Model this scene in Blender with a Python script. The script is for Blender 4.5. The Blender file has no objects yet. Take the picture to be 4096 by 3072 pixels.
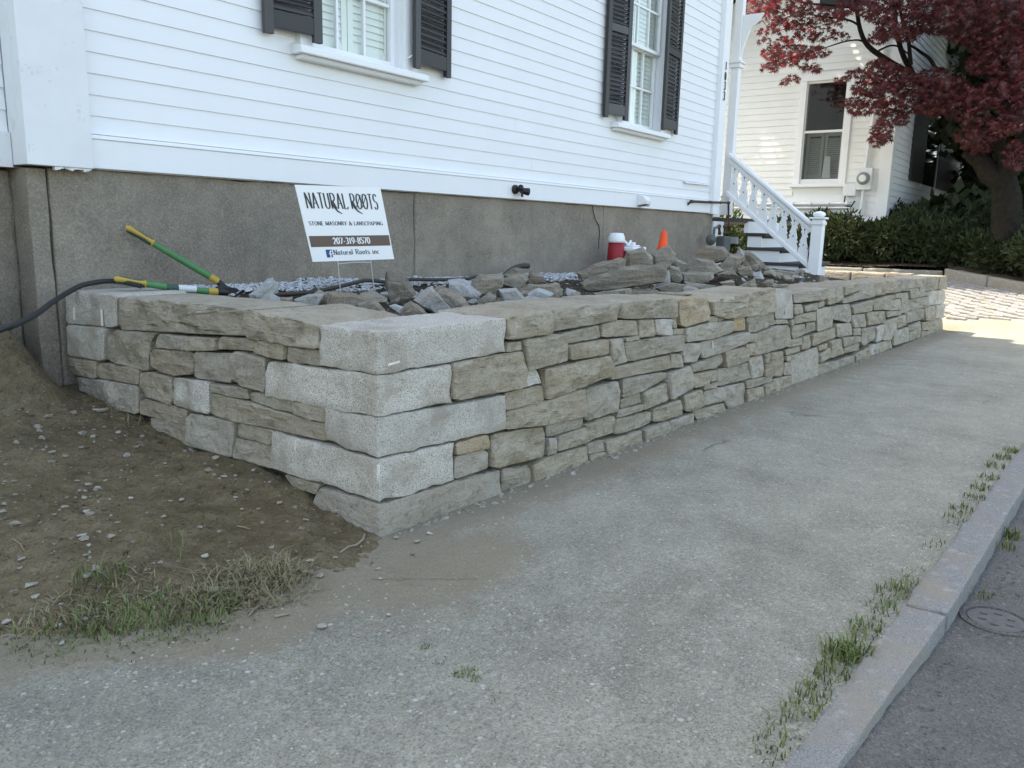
import bpy, bmesh, math, random
from mathutils import Vector, Matrix, noise
R = math.radians
random.seed(7)
C = bpy.context.scene.collection
scene = bpy.context.scene

# ------------------------------------------------------------------ camera, sky, sun, exposure
H = 1.0
FPX = 3248.27
PITCH, ROLL, YAW = R(10.8478), R(1.3189), R(54.3754)
_f = Vector((math.sin(YAW)*math.cos(PITCH), math.cos(YAW)*math.cos(PITCH), -math.sin(PITCH)))
_r = Vector((math.cos(YAW), -math.sin(YAW), 0))
_u = _r.cross(_f)
CR = math.cos(ROLL)*_r + math.sin(ROLL)*_u
CU = -math.sin(ROLL)*_r + math.cos(ROLL)*_u
CF = _f
cam = bpy.data.cameras.new('camera')
camo = bpy.data.objects.new('camera', cam); C.objects.link(camo)
cam.sensor_width = 36.0
cam.lens = FPX*36/4096
cam.clip_start = 0.05
cam.clip_end = 2000
camo.matrix_world = Matrix(((CR.x, CU.x, -CF.x, 0), (CR.y, CU.y, -CF.y, 0), (CR.z, CU.z, -CF.z, H), (0, 0, 0, 1)))
scene.camera = camo

SUN_EL, SUN_AZ = R(60), R(-14)          # azimuth from +Y, negative towards -X
world = bpy.data.worlds.new('World'); scene.world = world
world.use_nodes = True
wn = world.node_tree.nodes; wl = world.node_tree.links
wn.clear()
sky = wn.new('ShaderNodeTexSky'); sky.sky_type = 'NISHITA'; sky.sun_disc = False
sky.sun_elevation = SUN_EL; sky.sun_rotation = SUN_AZ
sky.air_density = 1.0; sky.dust_density = 2.0; sky.ozone_density = 1.0
bg = wn.new('ShaderNodeBackground'); bg.inputs['Strength'].default_value = 0.15
wo = wn.new('ShaderNodeOutputWorld')
wl.new(sky.outputs[0], bg.inputs[0]); wl.new(bg.outputs[0], wo.inputs[0])
sl = bpy.data.lights.new('sun', 'SUN'); sl.energy = 2.5; sl.angle = R(0.5); sl.color = (1, .97, .93)
slo = bpy.data.objects.new('sun', sl); C.objects.link(slo)
to_sun = Vector((math.sin(SUN_AZ)*math.cos(SUN_EL), math.cos(SUN_AZ)*math.cos(SUN_EL), math.sin(SUN_EL)))
slo.rotation_euler = to_sun.to_track_quat('Z', 'Y').to_euler()
slo.location = (0, 0, 30)
scene.view_settings.view_transform = 'Standard'
scene.view_settings.look = 'None'
scene.view_settings.gamma = 1
scene.view_settings.use_curve_mapping = False
scene.view_settings.exposure = 2.2
scene.view_settings.use_white_balance = True
scene.view_settings.white_balance_temperature = 7800
scene.view_settings.white_balance_tint = 8

# ------------------------------------------------------------------ measuring helpers (photo pixel -> point of a real plane)
CAM = Vector((0, 0, H))
ZM = {'A': (0, 0, 1.58), 'W': (1000, 0, 2.212), 'X': (2300, 0, 2.212), 'T': (2900, 0, 1.8495), 'S': (2600, 550, 2.765),
      'B': (200, 1100, 2.212), 'C': (1000, 1100, 2.212), 'D': (1800, 1100, 2.212), 'E': (1000, 1600, 1.8433),
      'F': (2600, 1050, 2.765), 'G': (3200, 1000, 2.469), 'K': (2000, 900, 1.8433), 'J': (350, 850, 2.458),
      'Q': (1150, 700, 3.016), 'L': (0, 1100, 1.8433), 'M': (0, 1900, 1.58), 'P': (2900, 1700, 1.209),
      'V': (1950, 680, 2.212), 'Y': (3500, 300, 1.951), 'U': (2850, 0, 3.687), '.': (0, 0, 1), 'd': (0, 0, .54004),
      'N': (1200, 2000, 1.548)}
def px(z, p):
    ox, oy, s = ZM[z]
    return (p[0]/s+ox, p[1]/s+oy)
def ray(z, p):
    x, y = px(z, p)
    return (CR*((x-2048)/FPX) + CU*(-(y-1536)/FPX) + CF)
def on_plane(z, p, o, n):
    d = ray(z, p)
    return CAM + d*((Vector(o)-CAM).dot(n)/d.dot(n))
def onY(z, p, Y): return on_plane(z, p, (0, Y, 0), Vector((0, 1, 0)))
def onX(z, p, X): return on_plane(z, p, (X, 0, 0), Vector((1, 0, 0)))
def onZ(z, p, Z): return on_plane(z, p, (0, 0, Z), Vector((0, 0, 1)))

# ------------------------------------------------------------------ object helpers
def tag(o, label=None, cat=None, group=None, kind=None):
    if label: o['label'] = label
    if cat: o['category'] = cat
    if group: o['group'] = group
    if kind: o['kind'] = kind
    return o
def empty(name, loc, label, cat, group=None, kind=None):
    o = bpy.data.objects.new(name, None); C.objects.link(o)
    o.location = loc; o.empty_display_size = .1
    return tag(o, label, cat, group, kind)
def link(name, me, parent=None, mat=None):
    if mat is not None: me.materials.append(mat)
    o = bpy.data.objects.new(name, me); C.objects.link(o)
    if parent is not None:
        o.parent = parent
        w = Vector(); q = parent
        while q is not None: w += q.location; q = q.parent
        o.location = -w
    return o
class MB:
    def __init__(s): s.v = []; s.f = []; s.m = []; s.sm = []
    def add(s, vs, fs, m=0, smooth=False):
        b = len(s.v); s.v += [tuple(v) for v in vs]
        s.f += [tuple(b+i for i in f) for f in fs]; s.m += [m]*len(fs); s.sm += [smooth]*len(fs)
    def box(s, a, b, m=0, fr=None):
        x0, y0, z0 = a; x1, y1, z1 = b
        vs = [(x0,y0,z0),(x1,y0,z0),(x1,y1,z0),(x0,y1,z0),(x0,y0,z1),(x1,y0,z1),(x1,y1,z1),(x0,y1,z1)]
        if fr is not None: vs = [fr @ Vector(v) for v in vs]
        s.add(vs, [(0,3,2,1),(4,5,6,7),(0,1,5,4),(1,2,6,5),(2,3,7,6),(3,0,4,7)], m)
    def hexa(s, bot, top, m=0):
        s.add(list(bot)+list(top), [(0,3,2,1),(4,5,6,7),(0,1,5,4),(1,2,6,5),(2,3,7,6),(3,0,4,7)], m)
    def prism(s, poly, ext, m=0):          # closed polygon of 3d points, extruded by vector ext
        n = len(poly); e = Vector(ext)
        vs = [Vector(p) for p in poly]; vs += [p+e for p in vs]
        fs = [tuple(range(n-1, -1, -1)), tuple(range(n, 2*n))] + [(i, (i+1) % n, n+(i+1) % n, n+i) for i in range(n)]
        s.add(vs, fs, m)
    def tube(s, pts, rad, n=8, m=0, caps=True, smooth=True):
        pts = [Vector(p) for p in pts]; k = len(pts)
        rs = rad if isinstance(rad, (list, tuple)) else [rad]*k
        vs = []; fs = []
        t = (pts[1]-pts[0]).normalized()
        a = t.orthogonal().normalized()
        for i, p in enumerate(pts):
            t2 = (pts[min(i+1, k-1)]-pts[max(i-1, 0)]).normalized()
            a = (a - t2*a.dot(t2)).normalized(); b = t2.cross(a)
            for j in range(n):
                q = 2*math.pi*j/n
                vs.append(p+(a*math.cos(q)+b*math.sin(q))*rs[i])
        for i in range(k-1):
            for j in range(n):
                fs.append((i*n+j, i*n+(j+1) % n, (i+1)*n+(j+1) % n, (i+1)*n+j))
        s.add(vs, fs, m, smooth)
        if caps:
            s.add([vs[j] for j in range(n)], [tuple(range(n-1, -1, -1))], m)
            s.add([vs[(k-1)*n+j] for j in range(n)], [tuple(range(n))], m)
    def lathe(s, prof, c=(0,0,0), n=20, m=0, smooth=True, axis=None):
        c = Vector(c); vs = []; fs = []
        if axis is None: ax = Vector((0,0,1))
        else: ax = Vector(axis).normalized()
        a = ax.orthogonal().normalized(); b = ax.cross(a)
        for r, z in prof:
            for j in range(n):
                q = 2*math.pi*j/n
                vs.append(c+ax*z+(a*math.cos(q)+b*math.sin(q))*r)
        k = len(prof)
        for i in range(k-1):
            for j in range(n):
                fs.append((i*n+j, i*n+(j+1) % n, (i+1)*n+(j+1) % n, (i+1)*n+j))
        fs.append(tuple(range(n-1, -1, -1))); fs.append(tuple((k-1)*n+j for j in range(n)))
        s.add(vs, fs, m, smooth)
    def mesh(s, name):
        me = bpy.data.meshes.new(name); me.from_pydata(s.v, [], s.f)
        me.polygons.foreach_set('material_index', s.m)
        me.polygons.foreach_set('use_smooth', s.sm)
        me.update(); return me
    def build(s, name, mats, parent=None, bevel=0):
        me = s.mesh(name)
        if not isinstance(mats, (list, tuple)): mats = [mats]
        for m in mats: me.materials.append(m)
        o = link(name, me, parent)
        if bevel:
            md = o.modifiers.new('Bevel', 'BEVEL'); md.width = bevel; md.segments = 2; md.limit_method = 'ANGLE'; md.angle_limit = R(40)
        return o
def boxo(name, a, b, mat, parent=None, bevel=0):
    m = MB(); m.box(a, b); return m.build(name, mat, parent, bevel)
def fbm(p, o=4): return noise.fractal(Vector(p), 1.0, 2.0, o)

# ------------------------------------------------------------------ materials
class NT:
    def __init__(s, name, rough=.8, spec=.3):
        s.mat = bpy.data.materials.new(name); s.mat.use_nodes = True
        s.n = s.mat.node_tree.nodes; s.l = s.mat.node_tree.links; s.n.clear()
        s.out = s.n.new('ShaderNodeOutputMaterial'); s.bs = s.n.new('ShaderNodeBsdfPrincipled')
        s.bs.inputs['Roughness'].default_value = rough
        s.bs.inputs['Specular IOR Level'].default_value = spec
        s.l.new(s.bs.outputs[0], s.out.inputs[0])
        s.tc = s.n.new('ShaderNodeTexCoord'); s.geo = s.n.new('ShaderNodeNewGeometry')
        s.pos = s.geo.outputs['Position']
    def set(s, sock, v):
        if isinstance(v, (int, float)): sock.default_value = v
        elif isinstance(v, tuple):
            sock.default_value = v if len(sock.default_value) == len(v) else (*v, 1)
        else: s.l.new(v, sock)
    def mapping(s, v, scale=(1,1,1), loc=None, rot=(0,0,0)):
        n = s.n.new('ShaderNodeMapping'); s.l.new(v, n.inputs[0]); n.inputs['Scale'].default_value = scale
        n.inputs['Rotation'].default_value = rot
        if loc is not None: s.set(n.inputs['Location'], loc)
        return n.outputs[0]
    def noise(s, scale, detail=4, rough=.55, v=None, dist=0):
        n = s.n.new('ShaderNodeTexNoise'); s.l.new(v or s.pos, n.inputs['Vector'])
        n.inputs['Scale'].default_value = scale; n.inputs['Detail'].default_value = detail
        n.inputs['Roughness'].default_value = rough; n.inputs['Distortion'].default_value = dist
        return n.outputs['Fac']
    def voro(s, scale, v=None, feature='F1', out='Distance', rnd=1):
        n = s.n.new('ShaderNodeTexVoronoi'); n.feature = feature; s.l.new(v or s.pos, n.inputs['Vector'])
        n.inputs['Scale'].default_value = scale; n.inputs['Randomness'].default_value = rnd
        return n.outputs[out]
    def ramp(s, fac, stops, interp='LINEAR'):
        n = s.n.new('ShaderNodeValToRGB'); s.l.new(fac, n.inputs[0]); cr = n.color_ramp; cr.interpolation = interp
        while len(cr.elements) < len(stops): cr.elements.new(.5)
        for e, (p, c) in zip(cr.elements, stops):
            e.position = p; e.color = (c, c, c, 1) if isinstance(c, (int, float)) else (*c, 1)
        return n.outputs[0]
    def mix(s, fac, a, b, mode='MIX'):
        n = s.n.new('ShaderNodeMix'); n.data_type = 'RGBA'; n.blend_type = mode
        s.set(n.inputs[0], fac); s.set(n.inputs[6], a); s.set(n.inputs[7], b)
        return n.outputs[2]
    def math(s, op, a, b=0.0, c=0.0):
        n = s.n.new('ShaderNodeMath'); n.operation = op
        s.set(n.inputs[0], a); s.set(n.inputs[1], b); s.set(n.inputs[2], c); return n.outputs[0]
    def rnd(s):
        n = s.n.new('ShaderNodeObjectInfo'); return n.outputs['Random']
    def sep(s, v):
        n = s.n.new('ShaderNodeSeparateXYZ'); s.l.new(v, n.inputs[0]); return n.outputs
    def color(s, c): s.set(s.bs.inputs['Base Color'], c)
    def rough(s, v): s.set(s.bs.inputs['Roughness'], v)
    def bump(s, h, strength=.5, dist=.01):
        n = s.n.new('ShaderNodeBump'); s.l.new(h, n.inputs['Height'])
        n.inputs['Strength'].default_value = strength; n.inputs['Distance'].default_value = dist
        if s.bs.inputs['Normal'].is_linked:
            s.l.new(s.bs.inputs['Normal'].links[0].from_socket, n.inputs['Normal'])
        s.l.new(n.outputs[0], s.bs.inputs['Normal'])

def mat_paint(name, col, rough=.5, dirt=.12, grain=(1, 1, 1), peel=0.0):
    t = NT(name, rough, .35)
    v = t.mapping(t.pos, grain)
    n1 = t.noise(3.5, 5, .6); n2 = t.noise(40, 4, .6, v)
    f = t.ramp(n1, [(.35, 0), (.75, 1)])
    c = t.mix(t.math('MULTIPLY', f, dirt), col, tuple(x*y for x, y in zip(col, (.72, .70, .66))))
    c = t.mix(t.math('MULTIPLY', t.rnd(), .07), c, (.55, .56, .57))
    if peel:
        pz = t.ramp(t.math('ADD', t.noise(9, 6, .7), t.math('MULTIPLY', t.noise(70, 3), .2)), [(.70, 0), (.72, 1)])
        c = t.mix(t.math('MULTIPLY', pz, peel), c, (.55, .54, .52))
    t.color(c); t.bump(n2, .25, .003); t.bump(n1, .15, .01)
    return t.mat
M = {}
M['white'] = mat_paint('white_paint', (.77, .785, .80), .5, .10, (.6, 8, 14))
M['trim'] = mat_paint('white_trim_paint', (.80, .81, .82), .45, .10, (6, 6, 1.2))
M['trimold'] = mat_paint('worn_white_trim_paint', (.72, .735, .75), .55, .35, (6, 6, 1.2), .5)
M['white2'] = mat_paint('neighbour_white_paint', (.80, .80, .78), .55, .12, (8, .6, 14))
M['black'] = mat_paint('black_shutter_paint', (.022, .022, .022), .45, .0)
M['blackstep'] = mat_paint('dark_step_paint', (.035, .033, .032), .5, .0)

def simple(name, col, rough=.6, metal=0, spec=.3, var=.15, nscale=25, bump=.15):
    t = NT(name, rough, spec); t.bs.inputs['Metallic'].default_value = metal
    n = t.noise(nscale, 5, .6)
    t.color(t.mix(n, tuple(x*(1-var) for x in col), tuple(min(1, x*(1+var)) for x in col)))
    t.bump(t.noise(nscale*4, 3), bump, .003)
    return t.mat

def mat_foundation():
    t = NT('foundation_granite', .9, .2)
    big = t.noise(1.6, 8, .68); mid = t.noise(9, 6, .65); fine = t.noise(95, 5, .75)
    c = t.mix(t.ramp(big, [(.3, 0), (.7, 1)]), (.205, .172, .135), (.325, .28, .222))
    c = t.mix(t.math('MULTIPLY', t.ramp(mid, [(.4, 0), (.75, 1)]), .5), c, (.13, .112, .092))
    c = t.mix(t.math('MULTIPLY', t.ramp(fine, [(.5, 0), (.72, 1)]), .5), c, (.52, .49, .44))
    c = t.mix(t.math('MULTIPLY', t.ramp(fine, [(.3, 1), (.46, 0)]), .5), c, (.09, .08, .07))
    strk = t.noise(7, 4, .6, t.mapping(t.pos, (1, 1, .07)))
    c = t.mix(t.math('MULTIPLY', t.ramp(strk, [(.52, 0), (.72, 1)]), .22), c, (.13, .115, .095))
    spl = t.ramp(t.voro(13), [(.028, 1), (.045, 0)])
    c = t.mix(t.math('MULTIPLY', spl, t.ramp(t.noise(3), [(.52, 0), (.6, .6)])), c, (.5, .5, .49))
    t.color(c); t.bump(fine, .8, .009); t.bump(mid, .7, .02)
    return t.mat
M['found'] = mat_foundation()

def mat_granite(name, base=(.40, .405, .40), sc=210):
    t = NT(name, .85, .25)
    r = t.rnd()
    fine = t.noise(sc, 3, .75); sp = t.voro(sc*.55); big = t.noise(5, 5, .6); mid = t.noise(22, 5, .6)
    c = t.mix(t.ramp(fine, [(.36, 0), (.62, 1)]), tuple(x*.6 for x in base), tuple(min(1, x*1.25) for x in base))
    c = t.mix(t.ramp(sp, [(.16, .9), (.25, 0)]), c, (.06, .06, .06))
    c = t.mix(t.math('MULTIPLY', t.ramp(big, [(.48, 0), (.66, 1)]), .62), c, (.23, .195, .14))
    c = t.mix(t.math('MULTIPLY', t.ramp(mid, [(.56, 0), (.72, 1)]), .22), c, (.60, .60, .58))
    c = t.mix(t.math('MULTIPLY', r, .28), c, (.25, .235, .215))
    t.color(c); t.bump(fine, .3, .004); t.bump(mid, .6, .015)
    return t.mat
M['granite'] = mat_granite('granite', (.48, .445, .385))

def mat_sand(name, stops, strata=1.0, chip=.5):
    t = NT(name, .9, .2)
    r = t.rnd()
    off = t.n.new('ShaderNodeCombineXYZ')
    t.l.new(t.math('MULTIPLY', r, 37.0), off.inputs[0]); t.l.new(t.math('MULTIPLY', r, 91.0), off.inputs[2])
    v0 = t.n.new('ShaderNodeVectorMath'); v0.operation = 'ADD'; t.l.new(t.pos, v0.inputs[0]); t.l.new(off.outputs[0], v0.inputs[1])
    v = v0.outputs[0]
    base = t.ramp(r, stops)
    lay = t.noise(3.2, 6, .62, t.mapping(v, (1.2, 1.2, 9), rot=(.06, -.05, 0)))
    big = t.noise(4.5, 5, .6, v); mid = t.noise(26, 6, .65, v); fine = t.noise(170, 4, .7, v)
    c = t.mix(t.math('MULTIPLY', t.ramp(big, [(.38, 0), (.68, 1)]), .55), base, (.27, .21, .13))
    c = t.mix(t.math('MULTIPLY', t.ramp(lay, [(.45, 0), (.62, 1)]), .5*strata), c, (.49, .43, .34))
    c = t.mix(t.math('MULTIPLY', t.ramp(lay, [(.3, 1), (.42, 0)]), .5*strata), c, (.22, .195, .155))
    c = t.mix(t.math('MULTIPLY', t.ramp(mid, [(.6, 0), (.72, 1)]), chip), c, (.60, .58, .53))
    c = t.mix(t.math('MULTIPLY', t.ramp(mid, [(.3, 1), (.46, 0)]), .6), c, (.12, .105, .085))
    c = t.mix(t.math('MULTIPLY', t.ramp(fine, [(.42, 0), (.66, 1)]), .35), c, (.44, .43, .40))
    c = t.mix(t.math('MULTIPLY', t.ramp(fine, [(.34, 1), (.46, 0)]), .4), c, (.1, .09, .075))
    c = t.mix(.06, c, (.05, .045, .04)); t.color(c); t.bump(fine, .7, .006); t.bump(mid, .9, .02); t.bump(lay, .7, .03*strata)
    return t.mat
M['sand'] = mat_sand('field_stone', [(0, (.40, .33, .225)), (.2, (.355, .31, .24)), (.4, (.42, .34, .225)), (.6, (.35, .31, .25)),
                                     (.8, (.435, .37, .27)), (1, (.36, .29, .19))])
M['orange'] = mat_sand('rusty_field_stone', [(0, (.50, .35, .18)), (1, (.48, .37, .23))])
M['bluestone'] = mat_sand('grey_field_stone', [(0, (.385, .34, .28)), (1, (.475, .425, .35))], .5, .3)
M['rock'] = mat_sand('rubble_stone', [(0, (.14, .11, .075)), (.25, (.235, .205, .16)), (.5, (.16, .125, .085)), (.75, (.28, .25, .20)), (1, (.12, .097, .068))], .8, .25)
M['rockpale'] = mat_sand('pale_rubble_stone', [(0, (.36, .375, .385)), (1, (.42, .435, .44))], .4, .3)

def mat_soil(name, a, b, cc, pebble=.4):
    t = NT(name, .95, .15)
    big = t.noise(1.7, 6, .62); mid = t.noise(14, 6, .65); fine = t.noise(110, 5, .7)
    c = t.mix(t.ramp(big, [(.35, 0), (.68, 1)]), a, b)
    b3 = t.noise(4.5, 7, .7); c = t.mix(t.math('MULTIPLY', t.ramp(b3, [(.36, 1), (.52, 0)]), .55), c, tuple(x*.55 for x in a))
    c = t.mix(t.math('MULTIPLY', t.ramp(mid, [(.45, 0), (.7, 1)]), .6), c, cc)
    c = t.mix(t.math('MULTIPLY', t.ramp(fine, [(.3, 1), (.48, 0)]), .6), c, tuple(x*.4 for x in a))
    vd = t.voro(48); vc = t.voro(48, out='Color')
    sel = t.math('GREATER_THAN', t.sep(vc)[0], 1-pebble*.35)
    pm = t.math('MULTIPLY', t.ramp(vd, [(.24, 1), (.34, 0)]), sel)
    c = t.mix(t.math('MULTIPLY', pm, .8), c, t.mix(t.sep(vc)[1], (.19, .175, .15), (.36, .35, .33)))
    t.color(c); t.bump(fine, .9, .014); t.bump(mid, 1.0, .045); t.bump(pm, .5, .01)
    return t.mat
M['dirt'] = mat_soil('bare_dirt', (.165, .128, .072), (.24, .19, .115), (.305, .25, .165), .14)
M['bed'] = mat_soil('bed_soil', (.05, .037, .026), (.085, .065, .046), (.12, .097, .074), .35)

def mat_asphalt(name, a, b, peb, dust=None, scale=1.0):
    t = NT(name, .9, .25)
    big = t.noise(.9, 6, .6); mid = t.noise(7, 6, .65); fine = t.noise(170*scale, 4, .75)
    c = t.mix(t.ramp(big, [(.35, 0), (.65, 1)]), a, b)
    c = t.mix(t.math('MULTIPLY', t.ramp(mid, [(.42, 0), (.7, 1)]), .45), c, tuple(x*1.3 for x in b))
    c = t.mix(t.math('MULTIPLY', t.ramp(fine, [(.34, 1), (.5, 0)]), .7), c, tuple(x*.34 for x in a))
    g2 = t.noise(62*scale, 3, .7); c = t.mix(t.math('MULTIPLY', t.ramp(g2, [(.32, 1), (.47, 0)]), .32), c, tuple(x*.45 for x in a)); c = t.mix(t.math('MULTIPLY', t.ramp(g2, [(.56, 0), (.7, 1)]), .35), c, tuple(min(1, x*1.8) for x in b))
    c = t.mix(t.math('MULTIPLY', t.ramp(fine, [(.56, 0), (.74, 1)]), .42), c, tuple(min(1, x*2.2) for x in b))
    patch = t.ramp(t.noise(.75, 4, .6), [(.40, .25), (.62, 1)])
    h = fine
    for sc, th, k in ((52, .90, .8), (90, .80, .75), (150, .74, .6)):
        vd = t.voro(sc*scale); vc = t.voro(sc*scale, out='Color')
        s0 = t.sep(vc)
        sel = t.math('GREATER_THAN', t.math('ADD', s0[0], t.math('MULTIPLY', t.math('SUBTRACT', patch, 1), .12)), th)
        pm = t.math('MULTIPLY', t.ramp(vd, [(.26, 1), (.36, 0)]), sel)
        c = t.mix(t.math('MULTIPLY', pm, peb*k), c, t.mix(t.math('POWER', s0[1], 2.0), (.24, .235, .22), (.60, .59, .57)))
        t.bump(pm, .4, .006)
    if dust:
        wv = t.n.new('ShaderNodeVectorMath'); wv.operation = 'ADD'; t.l.new(t.pos, wv.inputs[0])
        wn_ = t.n.new('ShaderNodeTexNoise'); wn_.inputs['Scale'].default_value = 2.6; wn_.inputs['Detail'].default_value = 6; t.l.new(t.pos, wn_.inputs['Vector'])
        ws = t.n.new('ShaderNodeVectorMath'); ws.operation = 'SCALE'; ws.inputs[3].default_value = .5; t.l.new(wn_.outputs['Color'], ws.inputs[0]); t.l.new(ws.outputs[0], wv.inputs[1])
        ve = t.voro(.85, wv.outputs[0], 'DISTANCE_TO_EDGE')
        ck = t.math('MULTIPLY', t.ramp(ve, [(.004, 1), (.012, 0)]), t.ramp(t.noise(1.1, 3), [(.55, 0), (.64, 1)]))
        c = t.mix(t.math('MULTIPLY', ck, .6), c, (.07, .065, .05)); t.bump(t.math('SUBTRACT', 1, ck), .5, .01)
        c = t.mix(t.math('MULTIPLY', t.ramp(t.noise(2.1, 5, .65), [(.54, 0), (.7, 1)]), .3), c, tuple(x*.55 for x in a))
        dm = t.n.new('ShaderNodeAttribute'); dm.attribute_name = 'dust'
        dn = t.math('ADD', dm.outputs['Fac'], t.math('MULTIPLY', t.math('SUBTRACT', t.noise(6, 6, .7), .5), .9))
        c = t.mix(t.math('MULTIPLY', t.ramp(dn, [(.36, 0), (.62, 1)]), .8), c, t.mix(fine, tuple(x*.7 for x in dust), tuple(x*1.3 for x in dust)))
    t.color(c); t.bump(fine, .9, .007); t.bump(g2, .6, .012); t.bump(mid, .35, .02)
    return t.mat
M['walk'] = mat_asphalt('sidewalk_asphalt', (.225, .217, .172), (.335, .322, .26), 1.0, (.245, .205, .145))
M['road'] = mat_asphalt('street_asphalt', (.105, .102, .096), (.145, .141, .132), .25)
M['kerb'] = mat_granite('kerb_granite', (.195, .196, .188), 240)
M['plaster'] = simple('pale_stone_dust', (.60, .57, .50), .9, var=.2, nscale=90)
M['cobble'] = mat_granite('cobble_granite', (.27, .265, .26), 120)
M['edging'] = mat_granite('edging_granite', (.22, .215, .19), 120)
M['gravel'] = mat_granite('white_gravel', (.52, .54, .56), 130)
M['chip'] = mat_sand('stone_chip', [(0, (.36, .33, .26)), (.5, (.46, .43, .36)), (1, (.54, .52, .46))], .3, .2)
M['chip2'] = mat_sand('flake_stone', [(0, (.24, .21, .16)), (.5, (.33, .30, .24)), (1, (.46, .44, .39))], .3, .2)
M['dirtstone'] = mat_sand('dirt_stone', [(0, (.17, .14, .10)), (.5, (.26, .23, .18)), (1, (.36, .33, .28))], .3, .2)
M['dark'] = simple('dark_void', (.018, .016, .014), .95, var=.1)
M['mortar'] = simple('rubble_core', (.06, .052, .042), .95, var=.3)
M['grass'] = simple('grass_blade', (.105, .135, .042), .7, var=.5, nscale=14, bump=0)
M['drygrass'] = simple('dry_grass_blade', (.21, .18, .105), .8, var=.45, nscale=14, bump=0)
M['twig'] = simple('dry_twig', (.24, .20, .145), .9)
M['lawn'] = mat_soil('rough_lawn', (.12, .13, .06), (.16, .16, .08), (.19, .175, .10), .1)
def mat_glass(name, tint=(.8, .85, .83), refl=.08):
    m = bpy.data.materials.new(name); m.use_nodes = True; n = m.node_tree.nodes; l = m.node_tree.links; n.clear()
    o = n.new('ShaderNodeOutputMaterial'); tr = n.new('ShaderNodeBsdfTransparent'); tr.inputs[0].default_value = (*tint, 1)
    g = n.new('ShaderNodeBsdfGlossy'); g.inputs['Roughness'].default_value = .03
    fr = n.new('ShaderNodeLayerWeight'); pw = n.new('ShaderNodeMath'); pw.operation = 'POWER'; pw.inputs[1].default_value = 4.0; l.new(fr.outputs['Facing'], pw.inputs[0])
    ge = n.new('ShaderNodeNewGeometry'); nz = n.new('ShaderNodeTexNoise'); nz.inputs['Scale'].default_value = 2.2
    l.new(ge.outputs['Position'], nz.inputs['Vector'])
    bp = n.new('ShaderNodeBump'); bp.inputs['Strength'].default_value = .08; bp.inputs['Distance'].default_value = .05
    l.new(nz.outputs['Fac'], bp.inputs['Height']); l.new(bp.outputs[0], g.inputs['Normal'])
    mx = n.new('ShaderNodeMixShader'); ad = n.new('ShaderNodeMath'); ad.inputs[1].default_value = refl
    l.new(pw.outputs[0], ad.inputs[0]); l.new(ad.outputs[0], mx.inputs[0]); l.new(tr.outputs[0], mx.inputs[1]); l.new(g.outputs[0], mx.inputs[2])
    l.new(mx.outputs[0], o.inputs[0]); return m
M['glass'] = mat_glass('window_glass', (.985, .995, .985), .02)
M['glass2'] = mat_glass('dark_window_glass', (.78, .80, .79), .05)
M['darkpane'] = simple('dark_pane', (.015, .017, .016), .06, spec=.5, var=.1, bump=0)
M['intshut'] = mat_paint('interior_shutter_paint', (.70, .74, .70), .5, .05)
def mat_leaf(name, c1, c2, trans, tcol):
    t = NT(name, .55, .35)
    n = t.noise(9, 3); r = t.noise(60, 2)
    t.color(t.mix(t.ramp(t.mix(.5, n, r), [(.35, 0), (.65, 1)]), c1, c2))
    tl = t.n.new('ShaderNodeBsdfTranslucent'); tl.inputs[0].default_value = (*tcol, 1)
    mx = t.n.new('ShaderNodeMixShader'); mx.inputs[0].default_value = trans
    t.l.new(t.bs.outputs[0], mx.inputs[1]); t.l.new(tl.outputs[0], mx.inputs[2]); t.l.new(mx.outputs[0], t.out.inputs[0])
    return t.mat
M['maple'] = mat_leaf('red_maple_leaf', (.022, .011, .011), (.042, .015, .016), .22, (.46, .06, .075))
M['yew'] = mat_leaf('yew_foliage', (.022, .034, .014), (.05, .062, .022), .15, (.06, .10, .02))
M['bush'] = mat_leaf('bush_foliage', (.025, .042, .013), (.05, .075, .02), .2, (.10, .18, .02))
M['green'] = mat_leaf('green_foliage', (.05, .09, .02), (.09, .14, .03), .3, (.2, .35, .04))
M['bark'] = mat_soil('bark', (.018, .015, .011), (.03, .025, .019), (.04, .033, .025), 0)
M['signwhite'] = simple('sign_board', (.80, .81, .82), .4, var=.02, bump=0)
M['signbrown'] = simple('sign_brown_ink', (.135, .095, .075), .5, var=.05, bump=0)
M['signdark'] = simple('sign_dark_ink', (.03, .04, .05), .5, var=.05, bump=0)
M['signchar'] = simple('sign_charcoal_ink', (.05, .05, .052), .5, var=.05, bump=0)
M['signblue'] = simple('sign_blue_ink', (.035, .075, .24), .5, var=.05, bump=0)
M['wire'] = simple('galvanised_wire', (.62, .62, .6), .4, .1)
M['hose'] = simple('black_pipe', (.025, .025, .026), .5)
M['brownpipe'] = simple('dark_brown_pipe', (.05, .04, .032), .6)
M['lopgreen'] = simple('lopper_green', (.06, .19, .07), .45)
M['lopdark'] = simple('lopper_dark_green', (.035, .08, .055), .55)
M['lopyellow'] = simple('lopper_yellow', (.42, .28, .055), .5)
M['loplabel'] = simple('lopper_label', (.55, .57, .58), .5)
M['steel'] = simple('dark_steel', (.035, .033, .032), .45, .5)
M['red'] = simple('cooler_red', (.28, .018, .022), .45)
M['plastic'] = simple('white_plastic', (.74, .75, .76), .4, var=.06)
M['orangep'] = simple('cone_orange', (.85, .085, .018), .5, var=.08)
M['iron'] = simple('rusty_pipe', (.085, .055, .04), .75, .2, var=.4)
M['castgrey'] = simple('worn_cast_iron', (.105, .10, .097), .7, .2, var=.5, nscale=40, bump=.6)
M['grey'] = simple('grey_meter_paint', (.095, .10, .098), .55, var=.2)
M['greyl'] = simple('light_grey_box', (.26, .27, .27), .55, var=.1)
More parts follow.
